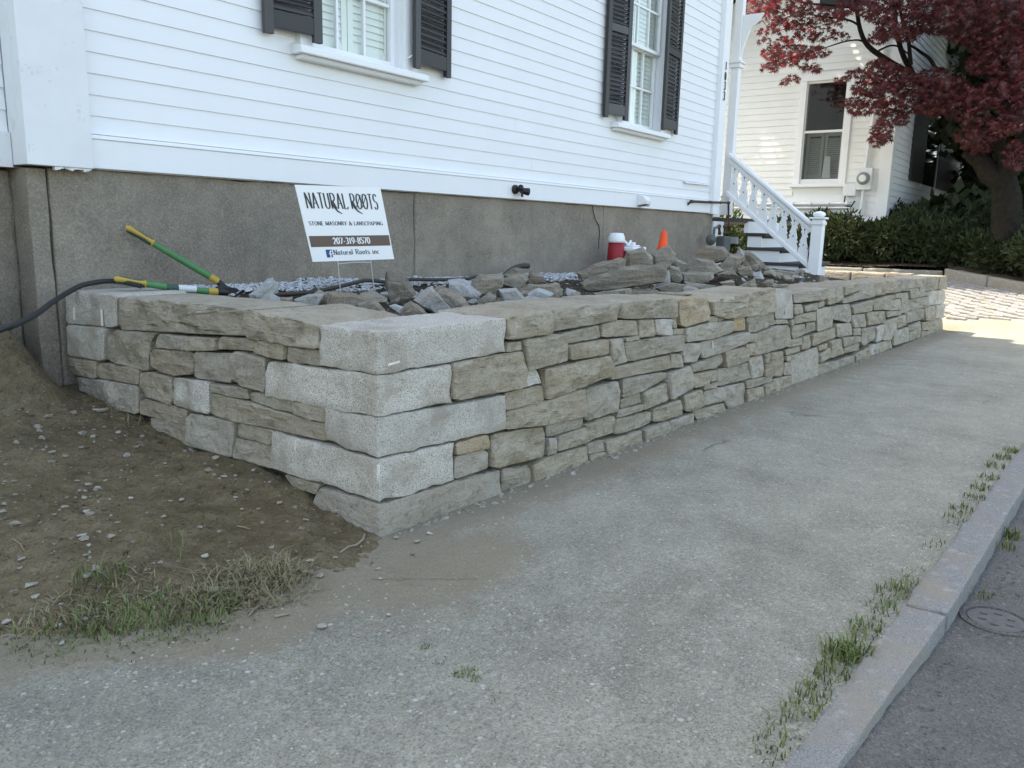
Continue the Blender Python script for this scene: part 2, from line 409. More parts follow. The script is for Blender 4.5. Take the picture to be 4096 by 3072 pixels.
M['sash2'] = simple('storm_sash', (.72, .73, .72), .5, var=.05)
M['roof'] = simple('roof_shingle', (.06, .06, .06), .9, var=.3)

# ------------------------------------------------------------------ terrain heights
WALL_O = Vector((1.795, 1.805, 0))                         # foot of the wall corner
WDIR = Vector((1, -.0188, 0)).normalized()                 # along the long face
WN = Vector((WDIR.y, -WDIR.x, 0))                          # outwards, towards the sidewalk
def kerbY(x): return .44-.042*x
def sz(x):
    if x < 12.3: return -.0175*(x-1.8)
    if x < 17.5: return -.184+.083*(x-12.3)
    return .2476+.02*(x-17.5)
def wy(x): return WALL_O.y-.0188*(x-WALL_O.x)
def dirt_edge(x):
    if x < 1.1: return 2.0+(.726-x)*.15 if x < .726 else 2.0-(x-.726)*.92
    return 1.655+max(0, (x-1.1))*.10 if x < 1.8 else 1.73
def dirt(x, y):
    e = dirt_edge(x)
    d = y-e
    h = sz(x)-.012 + (.118*d if d > 0 else .06*d)
    n = .022*fbm((x*2.2, y*2.2, 3.1), 5) + .015*fbm((x*9, y*9, 1.7), 5)+.007*noise.noise(Vector((x*31, y*31, 2)))
    k = min(1, max(0, (d+.25)/.5))
    # shallow scrape along the foot of the wall corner
    h += .05*math.exp(-((x-1.78)**2/.03+(y-2.42)**2/.10))
    sm_ = lambda q: (lambda c: c*c*(3-2*c))(max(0, min(1, q)))
    h += .30*sm_((y-3.30)/.55)*sm_((1.74-x)/.22)
    return h + n*(.35+.65*k)
def grid(name, x0, x1, nx, y0, y1, ny, zf, mat, parent=None, smooth=True, attr=None, keep=None):
    vs = []; fs = []
    for j in range(ny+1):
        for i in range(nx+1):
            x = x0(i/nx) if callable(x0) else x0+(x1-x0)*i/nx
            a = y0(x) if callable(y0) else y0; b = y1(x) if callable(y1) else y1
            y = a+(b-a)*j/ny
            vs.append((x, y, zf(x, y)))
    for j in range(ny):
        for i in range(nx):
            f = (j*(nx+1)+i, j*(nx+1)+i+1, (j+1)*(nx+1)+i+1, (j+1)*(nx+1)+i)
            if keep is None or keep(*[(vs[f[0]][k]+vs[f[2]][k])/2 for k in (0, 1)]): fs.append(f)
    m = MB(); m.add(vs, fs, 0, smooth); me = m.mesh(name); me.materials.append(mat)
    if attr:
        a = me.attributes.new(attr[0], 'FLOAT', 'POINT')
        a.data.foreach_set('value', [attr[1](v[0], v[1]) for v in vs])
    return link(name, me, parent)

# far ground to the horizon
g = grid('ground', -300, 300, 60, -300, 300, 60, lambda x, y: -.55 if math.hypot(x, y) < 60 else -.55, M['lawn']); tag(g, kind='structure')
def walk_z(x, y): return sz(x)-.006+.004*fbm((x*1.6, y*1.6, 0), 4)+.0025*fbm((x*7, y*7, 5), 3)
def dust_at(x, y):
    d1 = max(0, 1-abs(y-dirt_edge(x))/.40) if x < 1.9 else 0
    d2 = max(0, 1-(wy(x)-y)/.48) if x > 1.7 else 0
    d3 = max(0, 1-math.hypot((x-1.75)/.75, (y-1.5)/.42))
    return min(1, max(d1*.95, d2*.85, d3*1.0))
sw = grid('sidewalk', lambda t: -4+ (16.6 * t**1.0), 0, 520, lambda x: kerbY(x)-.035, lambda x: wy(x)+.15 if x > 1.6 else 2.9, 70, walk_z, M['walk'], attr=('dust', dust_at)); tag(sw, kind='structure')
st = grid('street', -8, 40, 120, -14, lambda x: kerbY(x)-.02, 40, lambda x, y: sz(min(x, 12.3))-.055+.036*max(0, min(1, (2.5-x)/1.0))+.003*fbm((x*1.5, y*1.5, 0), 3)-.012*max(0, kerbY(x)-y-.5)*.5, M['road']); tag(st, kind='structure')
dt = grid('bare_dirt_ground', -2.2, 1.84, 300, lambda x: dirt_edge(x)-.35, 4.5, 240, dirt, M['dirt']); tag(dt, kind='structure')
def bed_z(x, y):
    b = .635-.0125*(x-3)
    b -= .05*max(0, 1-(y-wy(x)-.2)/1.2)
    if x > 8.8: b -= .20*min(1, (x-8.8)/.9)
    if x > 6.2: b += .08*math.exp(-((x-8.6)/1.7)**2)*math.exp(-((y-2.75)/.6)**2)
    return b+.02*fbm((x*3, y*3, 9), 5)
bd = grid('planting_bed_soil', 1.95, 11.85, 190, lambda x: wy(x)+.16, lambda x: 3.9 if x < 9.3 else 3.4, 40, bed_z, M['bed']); tag(bd, kind='structure')
dv = grid('driveway', 12.25, 34, 110, -1.2, 12, 60, lambda x, y: sz(x)-.015, M['walk']); tag(dv, kind='structure')
# cobbles set in the driveway apron: the ones in view, one by one
cob_me = []
for k in range(6):
    rr = random.Random(k); m = MB()
    a, b, h = .125, .068, .03
    prof = [(1.0, -.05), (1.0, h*.55), (.86, h)]
    pts = [(-a, -b), (0, -b*1.04), (a, -b), (a*1.03, 0), (a, b), (0, b*1.03), (-a, b), (-a*1.02, 0)]
    pts = [(p[0]+rr.uniform(-.009, .009), p[1]+rr.uniform(-.007, .007)) for p in pts]
    vs = [(p[0]*s, p[1]*s, z+(rr.uniform(-.004, .004) if z > 0 else 0)) for s, z in prof for p in pts]
    fs = [(i*8+j, i*8+(j+1) % 8, (i+1)*8+(j+1) % 8, (i+1)*8+j) for i in range(2) for j in range(8)]+[tuple(range(16, 24))]
    m.add(vs, fs, 0, False); me = m.mesh('cobble'); me.materials.append(M['cobble']); cob_me.append(me)
rr = random.Random(3); nc = 0
for i in range(40):
    x = 13.1+i*.152
    if x > 17.4: break
    for j in range(30):
        y = -.55+j*.272+(.136 if i % 2 else 0)
        if y > 3.3 or nc >= 300: continue
        if x < 13.1+.55*max(0, (1.6-y)): continue
        # only what the camera can see, right of the end of the wall
        d = Vector((x, y, sz(x)))-CAM
        u = 2048+FPX*d.dot(CR)/d.dot(CF)
        if u < 3740 or u > 4180: continue
        o = bpy.data.objects.new('cobble', rr.choice(cob_me)); C.objects.link(o); o.parent = dv
        o.location = (x+rr.uniform(-.012, .012), y+rr.uniform(-.015, .015), sz(x)-.012+rr.uniform(-.006, .006))
        o.rotation_euler = (rr.uniform(-.03, .03), -.08+rr.uniform(-.03, .03), R(90)+rr.uniform(-.07, .07)); nc += 1

# ------------------------------------------------------------------ kerb
kerb = empty('kerb', (3, kerbY(3), sz(3)), 'long granite kerb of end to end stones between sidewalk and street', 'kerb', kind='structure')
def block8(bot, top, div=(5, 3, 3), seed=0, amp=.006, e=.06, ns=7, rough=.5):
    """irregular block: trilinear between 4 bottom and 4 top corners, pulled-in edges, noisy faces"""
    b = [Vector(p) for p in bot]; t = [Vector(p) for p in top]
    L = [max((b[1]-b[0]).length, 1e-3), max((b[3]-b[0]).length, 1e-3), max((t[0]-b[0]).length, 1e-3)]
    ps = []
    for n_, l in zip(div, L):
        ee = min(.3, e/l)
        ps.append([0, ee]+[ee+(1-2*ee)*k/n_ for k in range(1, n_)]+[1-ee, 1])
    def P(u, v, w):
        p = (b[0]*(1-u)+b[1]*u)*(1-v)+(b[3]*(1-u)+b[2]*u)*v
        q = (t[0]*(1-u)+t[1]*u)*(1-v)+(t[3]*(1-u)+t[2]*u)*v
        return p*(1-w)+q*w
    cen = P(.5, .5, .5)
    ax = [(b[1]-b[0]).normalized(), (b[3]-b[0]).normalized(), (t[0]-b[0]).normalized()]
    idx = {}; vs = []; fs = []
    def vid(i, j, k):
        key = (i, j, k)
        if key in idx: return idx[key]
        par = (ps[0][i], ps[1][j], ps[2][k]); p = P(*par)
        ext = [(-1 if q == 0 else 1 if q == 1 else 0) for q in par]
        ne = sum(1 for q in ext if q)
        off = Vector()
        nn = fbm((p+Vector((seed*3.7, seed*1.3, 0)))*ns, 4)
        n2 = noise.noise((p+Vector((seed*1.9, 0, seed)))*ns*2.7)
        for a_, q in zip(ax, ext):
            if q:
                off += a_*q*(amp*(nn*1.4+n2*.6))
                if ne >= 2: off -= a_*q*e*(.22+.20*n2)
        idx[key] = len(vs); vs.append(p+off); return idx[key]
    n0, n1, n2_ = [len(q)-1 for q in ps]
    for i in range(n0):
        for j in range(n1):
            fs.append((vid(i,j,0), vid(i,j+1,0), vid(i+1,j+1,0), vid(i+1,j,0)))
            fs.append((vid(i,j,n2_), vid(i+1,j,n2_), vid(i+1,j+1,n2_), vid(i,j+1,n2_)))
    for i in range(n0):
        for k in range(n2_):
            fs.append((vid(i,0,k), vid(i+1,0,k), vid(i+1,0,k+1), vid(i,0,k+1)))
            fs.append((vid(i,n1,k), vid(i,n1,k+1), vid(i+1,n1,k+1), vid(i+1,n1,k)))
    for j in range(n1):
        for k in range(n2_):
            fs.append((vid(0,j,k), vid(0,j,k+1), vid(0,j+1,k+1), vid(0,j+1,k)))
            fs.append((vid(n0,j,k), vid(n0,j+1,k), vid(n0,j+1,k+1), vid(n0,j,k+1)))
    m = MB(); m.add(vs, fs, 0, True); return m
kx = [-4.0, -1.4, 2.375, 5.1, 7.9, 10.6, 13.2]
for a, b in zip(kx[:-1], kx[1:]):
    a2, b2 = a+.006, b-.006
    wf = lambda x: .130 if x > 2.376 else .126-.030*(2.375-x)
    bot = [(a2, kerbY(a2)-wf(a2), sz(a2)-.25), (b2, kerbY(b2)-wf(b2), sz(b2)-.25), (b2, kerbY(b2), sz(b2)-.25), (a2, kerbY(a2), sz(a2)-.25)]
    top = [(p[0], p[1]+(0.012 if i < 2 else -.006), sz(p[0])+(.006 if a > 2 else .0)) for i, p in enumerate(bot)]
    # the near stone is set a little askew at the joint
    ko = block8(bot, top, (60, 5, 4), a, .004, .010, 9).build('kerb_stone', M['kerb'], kerb); ko.data.set_sharp_from_angle(angle=R(38))

# ------------------------------------------------------------------ grass, pebbles, twigs
def blades(name, spots, mat, label, cat, seed=0, dens=.75):
    rr = random.Random(seed); m = MB()
    for (x, y, z, rad, n, hgt) in spots:
        rad *= 1.25
        for _ in range(int(n*dens)):
            a = rr.uniform(0, 6.283); d = rad*math.sqrt(rr.random())
            bx, by = x+math.cos(a)*d, y+math.sin(a)*d*.7
            bz = z(bx, by) if callable(z) else z
            h = hgt*rr.uniform(.5, 1.15); w = rr.uniform(.0012, .0024); t = rr.uniform(0, 6.283); ln = h*rr.uniform(.2, 1.0)*(1.9 if dens > .76 else 1); h *= (.7 if dens > .76 else 1)
            dx, dy = math.cos(t), math.sin(t); sx, sy = -dy*w, dx*w
            p0 = Vector((bx, by, bz-.004)); p1 = p0+Vector((dx*ln*.35, dy*ln*.35, h*.62)); p2 = p0+Vector((dx*ln, dy*ln, h*rr.uniform(.6, 1)))
            s = Vector((sx, sy, 0))
            m.add([p0-s, p0+s, p1+s*.8, p1-s*.8, p2], [(0, 1, 2, 3), (3, 2, 4)], 0, True)
    o = m.build(name, mat); return tag(o, label, cat, kind='stuff')
def at_dirt(z, p):
    q = onZ(z, p, 0)
    for _ in range(12): q = onZ(z, p, max(dirt(q.x, q.y), walk_z(q.x, q.y) if q.x < 12 else -9))
    return q
def dspot(z, p, rad, n, h):
    q = at_dirt(z, p); return (q.x, q.y, dirt if q.y > dirt_edge(q.x)-.1 else walk_z, rad, n, h)
dry = [dspot('M', p, r, n, h) for p, r, n, h in [((1600, 720), .13, 330, .06), ((1700, 680), .10, 260, .075), ((1450, 680), .10, 150, .05), ((1780, 760), .09, 170, .05),
       ((1500, 800), .14, 160, .045), ((640, 760), .12, 120, .045), ((350, 980), .18, 180, .035), ((120, 1060), .16, 260, .035), ((900, 900), .15, 150, .035), ((560, 900), .2, 150, .03), ((1250, 950), .12, 130, .04)]]
dry += [dspot('L', p, r, n, h) for p, r, n, h in [((930, 1010), .09, 150, .07), ((1080, 1080), .08, 120, .06), ((80, 480), .3, 500, .10), ((250, 600), .25, 400, .08), ((400, 690), .18, 260, .06), ((60, 640), .25, 260, .07)]]
blades('dry_grass', dry, M['drygrass'], 'dry straw coloured grass tufts on the dirt left of the wall', 'grass', 1, .80)
grn = [dspot('M', p, r, n, h) for p, r, n, h in [((640, 680), .06, 150, .06), ((700, 870), .12, 220, .045), ((560, 1000), .16, 320, .035), ((880, 970), .16, 420, .04), ((1080, 980), .15, 320, .04),
       ((1330, 880), .08, 170, .05), ((1230, 970), .09, 170, .04), ((760, 1010), .12, 260, .035), ((420, 1030), .14, 150, .03), ((180, 1080), .12, 160, .03), ((1050, 480), .10, 50, .04), ((1600, 650), .1, 120, .05)]]
grn += [dspot('N', p, r, n, h) for p, r, n, h in [((780, 915), .016, 40, .014), ((1030, 1070), .026, 110, .016), ((1075, 1110), .018, 45, .012), ((1230, 1215), .025, 30, .012), ((900, 985), .03, 25, .012)]]
rr = random.Random(5)
for p, n, h in [((200, 1620), 90, .05), ((250, 1530), 70, .05), ((330, 1420), 120, .055), ((400, 1340), 140, .055), ((490, 1230), 200, .06), ((530, 1150), 280, .085), ((560, 1120), 200, .085), ((650, 1030), 110, .06), ((690, 1000), 80, .05),
                ((740, 900), 120, .055), ((800, 830), 150, .06), ((830, 790), 110, .06), ((880, 720), 40, .035), ((1000, 590), 40, .04), ((1100, 460), 70, .05), ((1150, 410), 110, .06), ((1200, 350), 110, .06), ((1250, 300), 120, .06), ((1300, 250), 120, .06), ((1350, 190), 140, .06), ((1400, 150), 140, .06), ((1440, 110), 140, .06)]:
    q = onZ('P', p, -.03); q.y = kerbY(q.x)+.02+rr.uniform(0, .02); grn.append((q.x, q.y, walk_z, .05, n, h*.62))
for p, n, h in [((1340, 545), 120, .06), ((1290, 600), 60, .05), ((1130, 830), 40, .04)]:
    q = onZ('P', p, -.09); q.y = kerbY(q.x)-.15; grn.append((q.x, q.y, sz(q.x)-.055, .03, n, h))
blades('grass', grn, M['grass'], 'short green grass along the dirt edge and the kerb', 'grass', 2, .45)

def hull_rock(pts, name, mat, parent=None, smooth=False):
    bm = bmesh.new()
    for p in pts: bm.verts.new(p)
    r = bmesh.ops.convex_hull(bm, input=bm.verts)
    dead = [e for e in r['geom_interior'] if isinstance(e, bmesh.types.BMVert)]+[e for e in r['geom_unused'] if isinstance(e, bmesh.types.BMVert)]
    bmesh.ops.delete(bm, geom=list(set(dead)), context='VERTS')
    bmesh.ops.recalc_face_normals(bm, faces=bm.faces)
    me = bpy.data.meshes.new(name); bm.to_mesh(me); bm.free()
    me.materials.append(mat)
    return me
peb_shapes = []
for k in range(8):
    rr = random.Random(100+k); pts = []
    for _ in range(11):
        v = Vector((rr.gauss(0, 1), rr.gauss(0, 1), rr.gauss(0, 1))).normalized()
        pts.append((v.x*rr.uniform(.8, 1.2), v.y*rr.uniform(.6, 1), v.z*rr.uniform(.35, .6)))
    me = hull_rock(pts, 'pebble_shape', M['chip'])
    peb_shapes.append(([v.co.copy() for v in me.vertices], [tuple(p.vertices) for p in me.polygons]))
    bpy.data.meshes.remove(me)
def scatter(name, n, fn, mat, label, cat, seed):
    rr = random.Random(seed); m = MB(); k = 0
    while k < n:
        r = fn(rr)
        if r is None: continue
        x, y, z, s = r; vs, fs = rr.choice(peb_shapes); a = rr.uniform(0, 6.28); ca, sa = math.cos(a), math.sin(a)
        m.add([(x+(v.x*ca-v.y*sa)*s, y+(v.x*sa+v.y*ca)*s, z+v.z*s) for v in vs], fs); k += 1
    o = m.build(name, mat); return tag(o, label, cat, kind='stuff')
def f_walk(rr):
    x = .6+rr.random()**1.5*9; y = rr.uniform(kerbY(x)+.02, wy(x) if x > 1.8 else 1.7)
    if y > dirt_edge(x) and x < 1.8: return None
    dens = .35+.65*noise.noise((x*1.4, y*1.4, 4))
    if rr.random() > dens: return None
    return x, y, walk_z(x, y)-.0005, .0018+.0062*rr.random()**3.2
scatter('loose_grit', 8500, f_walk, M['chip'], 'loose grit and pebbles scattered over the asphalt sidewalk', 'grit', 11)
def f_dirt(rr):
    x = rr.uniform(-.4, 1.78); y = rr.uniform(1.5, 4.0)
    if y < dirt_edge(x)-.06: return None
    return x, y, dirt(x, y)+.001, .002+.010*rr.random()**4
scatter('dirt_pebbles', 1500, f_dirt, M['dirtstone'], 'small stones and crumbs mixed in the bare dirt', 'pebbles', 12)
def f_flake(rr):
    x = rr.uniform(-.5, 1.78); y = rr.uniform(1.5, 3.6)
    if y < dirt_edge(x)-.05 or noise.noise((x*1.8, y*1.8, 7)) < rr.uniform(-.5, .35): return None
    s_ = .006+.016*rr.random()**2.5
    return x, y, dirt(x, y)+.003, s_
scatter('dirt_flakes', 420, f_flake, M['chip2'], 'small flat flakes of stone over the bare dirt', 'flakes', 16)
scatter('dirt_clods', 7000, lambda rr: (lambda x, y: None if y < dirt_edge(x)-.12 else (x, y, dirt(x, y), .002+.012*rr.random()**3))(rr.uniform(-.6, 1.79), rr.uniform(1.5, 3.9)), M['dirt'], 'crumbs and clods of earth over the bare dirt', 'clods', 15)
def f_foot(rr):
    x = rr.uniform(1.9, 11.8); y = wy(x)-abs(rr.gauss(0, .035))-.004
    return x, y, walk_z(x, y), .004+.016*rr.random()**3
scatter('wall_foot_rubble', 700, f_foot, M['chip'], 'stone crumbs along the foot of the wall', 'rubble', 13)
def f_curbgrit(rr):
    x = rr.uniform(1.5, 6); y = kerbY(x)-.15-abs(rr.gauss(0, .06))
    return x, y, sz(x)-.054+.036*max(0, min(1, (2.5-x)/1.0)), .0015+.006*rr.random()**4
scatter('gutter_grit', 900, f_curbgrit, M['road'], 'grit and leaf crumbs in the street gutter', 'grit', 14)

# flat stone chips one can pick apart on the dirt
chips = [('M', (140, 540), 26), ('M', (530, 155), 26), ('M', (685, 170), 28), ('M', (560, 70), 34), ('M', (665, 45), 22), ('M', (620, 90), 26), ('M', (825, 155), 18), ('M', (1145, 165), 24),
         ('M', (545, 240), 28), ('M', (345, 258), 16), ('M', (1035, 270), 20), ('M', (748, 308), 20), ('M', (520, 392), 34), ('M', (545, 508), 32), ('M', (560, 455), 28), ('M', (1300, 525), 36), ('M', (1440, 553), 20),
         ('M', (1490, 150), 20), ('M', (1530, 225), 24), ('M', (1765, 185), 34), ('M', (1955, 552), 26), ('M', (1930, 620), 30), ('M', (2030, 645), 40), ('M', (225, 780), 34), ('M', (40, 940), 34), ('M', (1340, 740), 46), ('M', (1560, 670), 30),
         ('M', (1585, 770), 24), ('M', (390, 825), 22), ('M', (375, 965), 34), ('M', (760, 985), 22), ('M', (2030, 972), 42), ('M', (1418, 940), 18), ('M', (390, 1075), 20), ('M', (2140, 235), 36), ('M', (1935, 292), 24), ('M', (10, 720), 24), ('M', (670, 815), 20), ('M', (365, 655), 16),
         ('L', (155, 1410), 44), ('L', (390, 1315), 36), ('L', (480, 1345), 36), ('L', (595, 1283), 30), ('L', (575, 1175), 26), ('L', (690, 1200), 28), ('L', (870, 1170), 28), ('L', (740, 1010), 60), ('L', (718, 1055), 22), ('L', (1215, 1397), 18), ('L', (1590, 1360), 40), ('L', (940, 1345), 50), ('L', (275, 855), 20), ('L', (320, 900), 34), ('L', (1650, 1495), 28), ('L', (1735, 1490), 26), ('L', (1155, 1490), 22), ('L', (215, 740), 26), ('L', (450, 905), 24),
         ('N', (485, 435), 24), ('N', (498, 495), 16), ('N', (545, 720), 22), ('N', (620, 770), 10), ('N', (800, 215), 26), ('N', (595, 242), 24), ('N', (720, 265), 28)]
rr = random.Random(77)
for i, (z, p, s) in enumerate(chips):
    q = at_dirt(z, p); sc = ZM[z][2]
    r = (q-CAM).length*s/sc/FPX*.80
    pts = []
    for k in range(9):
        a = 6.283*k/9+rr.uniform(-.35, .35); d = r*rr.uniform(.55, 1.3)
        pts += [(math.cos(a)*d, math.sin(a)*d*.8, r*rr.uniform(.02, .1)), (math.cos(a)*d*.92, math.sin(a)*d*.74, r*rr.uniform(.12, .26)), (math.cos(a)*d*.8, math.sin(a)*d*.6, -r*.2)]
    me = hull_rock(pts, 'stone_chip', M['chip'])
    o = link('stone_chip', me); o.location = (q.x, q.y, q.z+.004+.16*r); o.rotation_euler = (rr.uniform(-.2, .2), rr.uniform(-.2, .2), rr.uniform(0, 6.28))
    if z == 'N': tag(o, 'small flat stone chip on the dusty asphalt near the wall corner', 'stone chip', 'stone chips on the dusty asphalt')
    else:
        zone = ('among the grass at the edge of the dirt' if z == 'M' and p[1] > 600 else 'on the dirt below the grey corner blocks' if z == 'M' and p[0] > 1200 else 'on the open dirt at the lower left' if z == 'M' and p[0] < 450 else 'on the dirt midway down the left slope' if z == 'M' else
                'on the dirt at the foot of the left wall face' if p[1] < 1250 else 'on the dirt in front of the left wall face')
        tag(o, ('large' if s >= 30 else 'small')+' flat stone chip lying '+zone, 'stone chip', 'stone chips scattered over the bare dirt')
tw = [('N', [(400, 220), (390, 260), (350, 295), (300, 305), (245, 335)], .004, 'pale bent twig on the dirt just below the wall corner'),
      ('M', [(245, 385), (300, 355), (315, 325)], .0028, 'short hooked twig on the dirt at the left'),
      ('M', [(80, 410), (130, 450), (155, 485)], .0022, 'thin dry root lying on the dirt at the far left'),
      ('M', [(440, 760), (500, 690), (550, 640)], .0022, 'thin dry stem leaning in the grass tuft'),
      ('M', [(900, 790), (980, 760), (1040, 720)], .0025, 'grey twig on the dirt between the two grass patches'),
      ('M', [(1735, 905), (1830, 885)], .004, 'short brown stick at the edge of the asphalt'),
      ('M', [(1570, 900), (1600, 870), (1645, 825)], .0025, 'thin dry straw by the edge of the asphalt'),
      ('M', [(1500, 330), (1540, 345), (1580, 350)], .003, 'small curved twig in the middle of the dirt'),
      ('L', [(540, 1035), (640, 1030), (740, 1025)], .0025, 'thin straight twig on the dirt near the grey wall stones'),
      ('N', [(440, 490), (580, 492), (700, 492), (1100, 490)], .0016, 'long thin dry stalk lying across the asphalt crack')]
for z, pl, r, lab in tw:
    m = MB(); pts = [at_dirt(z, p)+Vector((0, 0, r*.8+(.006 if 0 < i < len(pl)-1 else .001))) for i, p in enumerate(pl)]
    m.tube(pts, [r*(1-.4*i/len(pts)) for i in range(len(pts))], 6); tag(m.build('twig', M['twig']), lab, 'twig')

# ------------------------------------------------------------------ the dry stone wall
wall = empty('stone_wall', WALL_O, 'new dry stone retaining wall of tan fieldstone with grey granite corner blocks around the planting bed', 'stone wall')
def chaikin(P, r=.22):
    out = []; n = len(P)
    for i in range(n):
        a, b = P[i], P[(i+1) % n]
        out.append(a*(1-r)+b*r); out.append(a*r+b*(1-r))
    return out
def resample(P, d):
    out = []; n = len(P)
    for i in range(n):
        a, b = P[i], P[(i+1) % n]; k = max(1, int(math.ceil((b-a).length/d)))
        for j in range(k): out.append(a.lerp(b, j/k))
    return out
def face_stone(P3, nrm, depth, seed, mat, relief=.010, proud=0.0, grow=.0005, name='stone', parent=None, sharp=.07):
    """P3: outline on the wall plane; a solid stone with an uneven split face, rounded arrises and a flat bed behind"""
    up = Vector((0, 0, 1)); ax = up.cross(nrm).normalized(); o = sum(P3, Vector())/len(P3)
    P = [Vector(((p-o).dot(ax), p.z-o.z)) for p in P3]
    area = sum(P[i].x*P[(i+1) % len(P)].y-P[(i+1) % len(P)].x*P[i].y for i in range(len(P)))
    if area < 0: P.reverse()
    c0 = sum(P, Vector((0, 0)))/len(P)
    P = [p+(p-c0).normalized()*grow for p in P]
    w = max(p.x for p in P)-min(p.x for p in P); h = max(p.y for p in P)-min(p.y for p in P)
    Q = resample(chaikin(P, sharp), max(.012, min(w, h)*.16, max(w, h)*.055))
    rr = random.Random(seed); s0 = Vector((rr.uniform(-50, 50), rr.uniform(-50, 50), rr.uniform(-50, 50)))
    Q = [q+(q-c0).normalized()*.0035*noise.noise(Vector((q.x*45, q.y*45, seed))) for q in Q]
    n = len(Q); rs = min(1, min(w, h)/.12)
    tl = Vector((rr.uniform(-.03, .03), rr.uniform(-.05, .05)))
    rings = [(1.0, -depth, 0), (1.0, -.03, 0), (1.0, -.005*rs, .25), (None, 0.0, .7), (.88, .001*rs, 1), (.74, .002*rs, 1), (.60, .002*rs, 1), (.46, .003*rs, 1), (.31, .003*rs, 1), (.15, .003*rs, 1)]
    vs = []
    ins = .0045*rs+.001
    for sc, off, k in rings:
        for q in Q:
            d = q-c0
            if sc is None: p = c0+d*(1-min(.3, ins/max(d.length, .02)))
            else: p = c0+d*sc
            z = off+proud
            if off > -.05:
                wp = Vector((p.x+o.dot(ax), p.y+o.z, 0))+s0
                f1 = fbm(wp*11, 4); f2 = abs(noise.noise(wp*7))
                f3 = noise.noise(wp*24); z += relief*rs*k*(1.5*f1+2.2*f2-.5+.45*f3)+(tl.x*d.x+tl.y*d.y)*(k > 0)
                z += .0025*noise.noise(wp*38)
            vs.append(o+ax*p.x+up*p.y+nrm*z)
    wp = Vector((o.dot(ax), o.z, 0))+s0
    vs.append(o+ax*c0.x+up*c0.y+nrm*(.009*rs+proud+relief*rs*(1.3*fbm(wp*11, 4)+1.6*abs(noise.noise(wp*7))-.4)))
    fs = []; R_ = len(rings)
    for i in range(R_-1):
        for j in range(n):
            fs.append((i*n+j, i*n+(j+1) % n, (i+1)*n+(j+1) % n, (i+1)*n+j))
    for j in range(n): fs.append(((R_-1)*n+j, (R_-1)*n+(j+1) % n, R_*n))
    fs.append(tuple(range(n-1, -1, -1)))
    m = MB(); m.add(vs, fs, 0, True)
    me = m.mesh(name); me.materials.append(mat)
    me.set_sharp_from_angle(angle=R(30))
    return link(name, me, parent or wall)
NL = Vector((-1, 0, 0))
def left(z, pts, mat='sand', depth=.2, relief=.010, proud=None, seed=[0]):
    seed[0] += 1; rr = random.Random(seed[0]*13)
    face_stone([on_plane(z, p, WALL_O, NL) for p in pts], NL, depth, seed[0], M[mat], relief, rr.uniform(-.013, .010) if proud is None else proud)
def right(z, pts, mat='sand', depth=.2, relief=.010, proud=None, seed=[500]):
    seed[0] += 1; rr = random.Random(seed[0]*13)
    face_stone([on_plane(z, p, WALL_O, WN) for p in pts], WN, depth, seed[0], M[mat], relief, rr.uniform(-.013, .010) if proud is None else proud)
# -- left face, from the house end to the corner
left('B', [(120,135),(560,180),(560,470),(130,430)], 'granite', .34, .004)
left('B', [(162,440),(478,470),(460,768),(160,712)], 'granite', .25, .004)
left('B', [(575,185),(1698,295),(1712,540),(1200,520),(640,488),(575,400)], 'sand', .30, .016)
left('B', [(1725,335),(1800,312),(2355,440),(2380,655),(2100,625),(1770,560),(1712,500)], 'sand', .42, .013)
for q in ([(480,525),(580,490),(925,515),(870,600),(855,855),(700,825),(490,765)], [(1195,545),(1455,560),(1462,672),(1200,668)],
          [(1465,590),(1500,545),(1832,575),(1815,682),(1700,670),(1470,660)], [(1835,575),(2075,610),(2075,752),(1940,725),(1815,685)], [(2080,630),(2380,668),(2400,812),(2080,770)],
          [(875,690),(920,655),(1255,682),(1250,880),(1080,895),(960,860),(875,800)], [(1610,700),(1650,678),(1910,735),(1895,1040),(1770,1005),(1650,950),(1612,900)],
          [(155,725),(390,765),(392,920),(195,880),(155,800)], [(395,800),(430,778),(690,820),(775,850),(770,975),(600,945),(430,915),(392,870)],
          [(778,870),(870,862),(1060,910),(1065,1000),(1080,1080),(1060,1155),(900,1105),(830,1075),(778,980)],
          [(1415,960),(1740,1005),(1750,1100),(1600,1080),(1420,1030)], [(1755,1040),(1900,1045),(2140,1105),(2145,1222),(1980,1190),(1760,1110)],
          [(1420,1045),(1760,1125),(1990,1205),(2330,1300),(2420,1320),(2415,1478),(2170,1420),(1950,1370),(1640,1305),(1410,1235)],
          [(785,1120),(830,1098),(1195,1195),(1190,1340),(1000,1290),(785,1230)], [(875,1265),(1000,1290),(1190,1345),(1200,1480),(900,1400)],
          [(1640,1310),(1960,1380),(1935,1510),(1640,1435)], [(1615,1455),(1640,1450),(1930,1510),(1935,1720),(1800,1680),(1600,1620)]):
    left('B', q)
left('B', [(930,555),(960,522),(1195,545),(1195,668),(1085,660),(930,645)], 'bluestone')
left('B', [(1270,680),(1605,700),(1590,900),(1560,960),(1265,912)], 'bluestone')
left('B', [(1070,910),(1400,945),(1408,1230),(1300,1215),(1090,1150)], 'granite', .2, .01)
left('C', [(375,1125),(668,1165),(660,1310),(520,1280),(375,1230)])
left('B', [(205,900),(500,935),(495,1150),(400,1130),(240,1010)], 'bluestone'); left('B', [(510,940),(770,985),(780,1235),(505,1170)], 'bluestone')
left('B', [(1210,1260),(1250,1225),(1630,1300),(1610,1500),(1600,1620),(1205,1500)], 'bluestone', .2, .006)
left('E', [(240,550),(495,625),(480,700),(300,650)])
left('B', [(1080,1350),(1190,1345),(1200,1520),(1080,1470)])
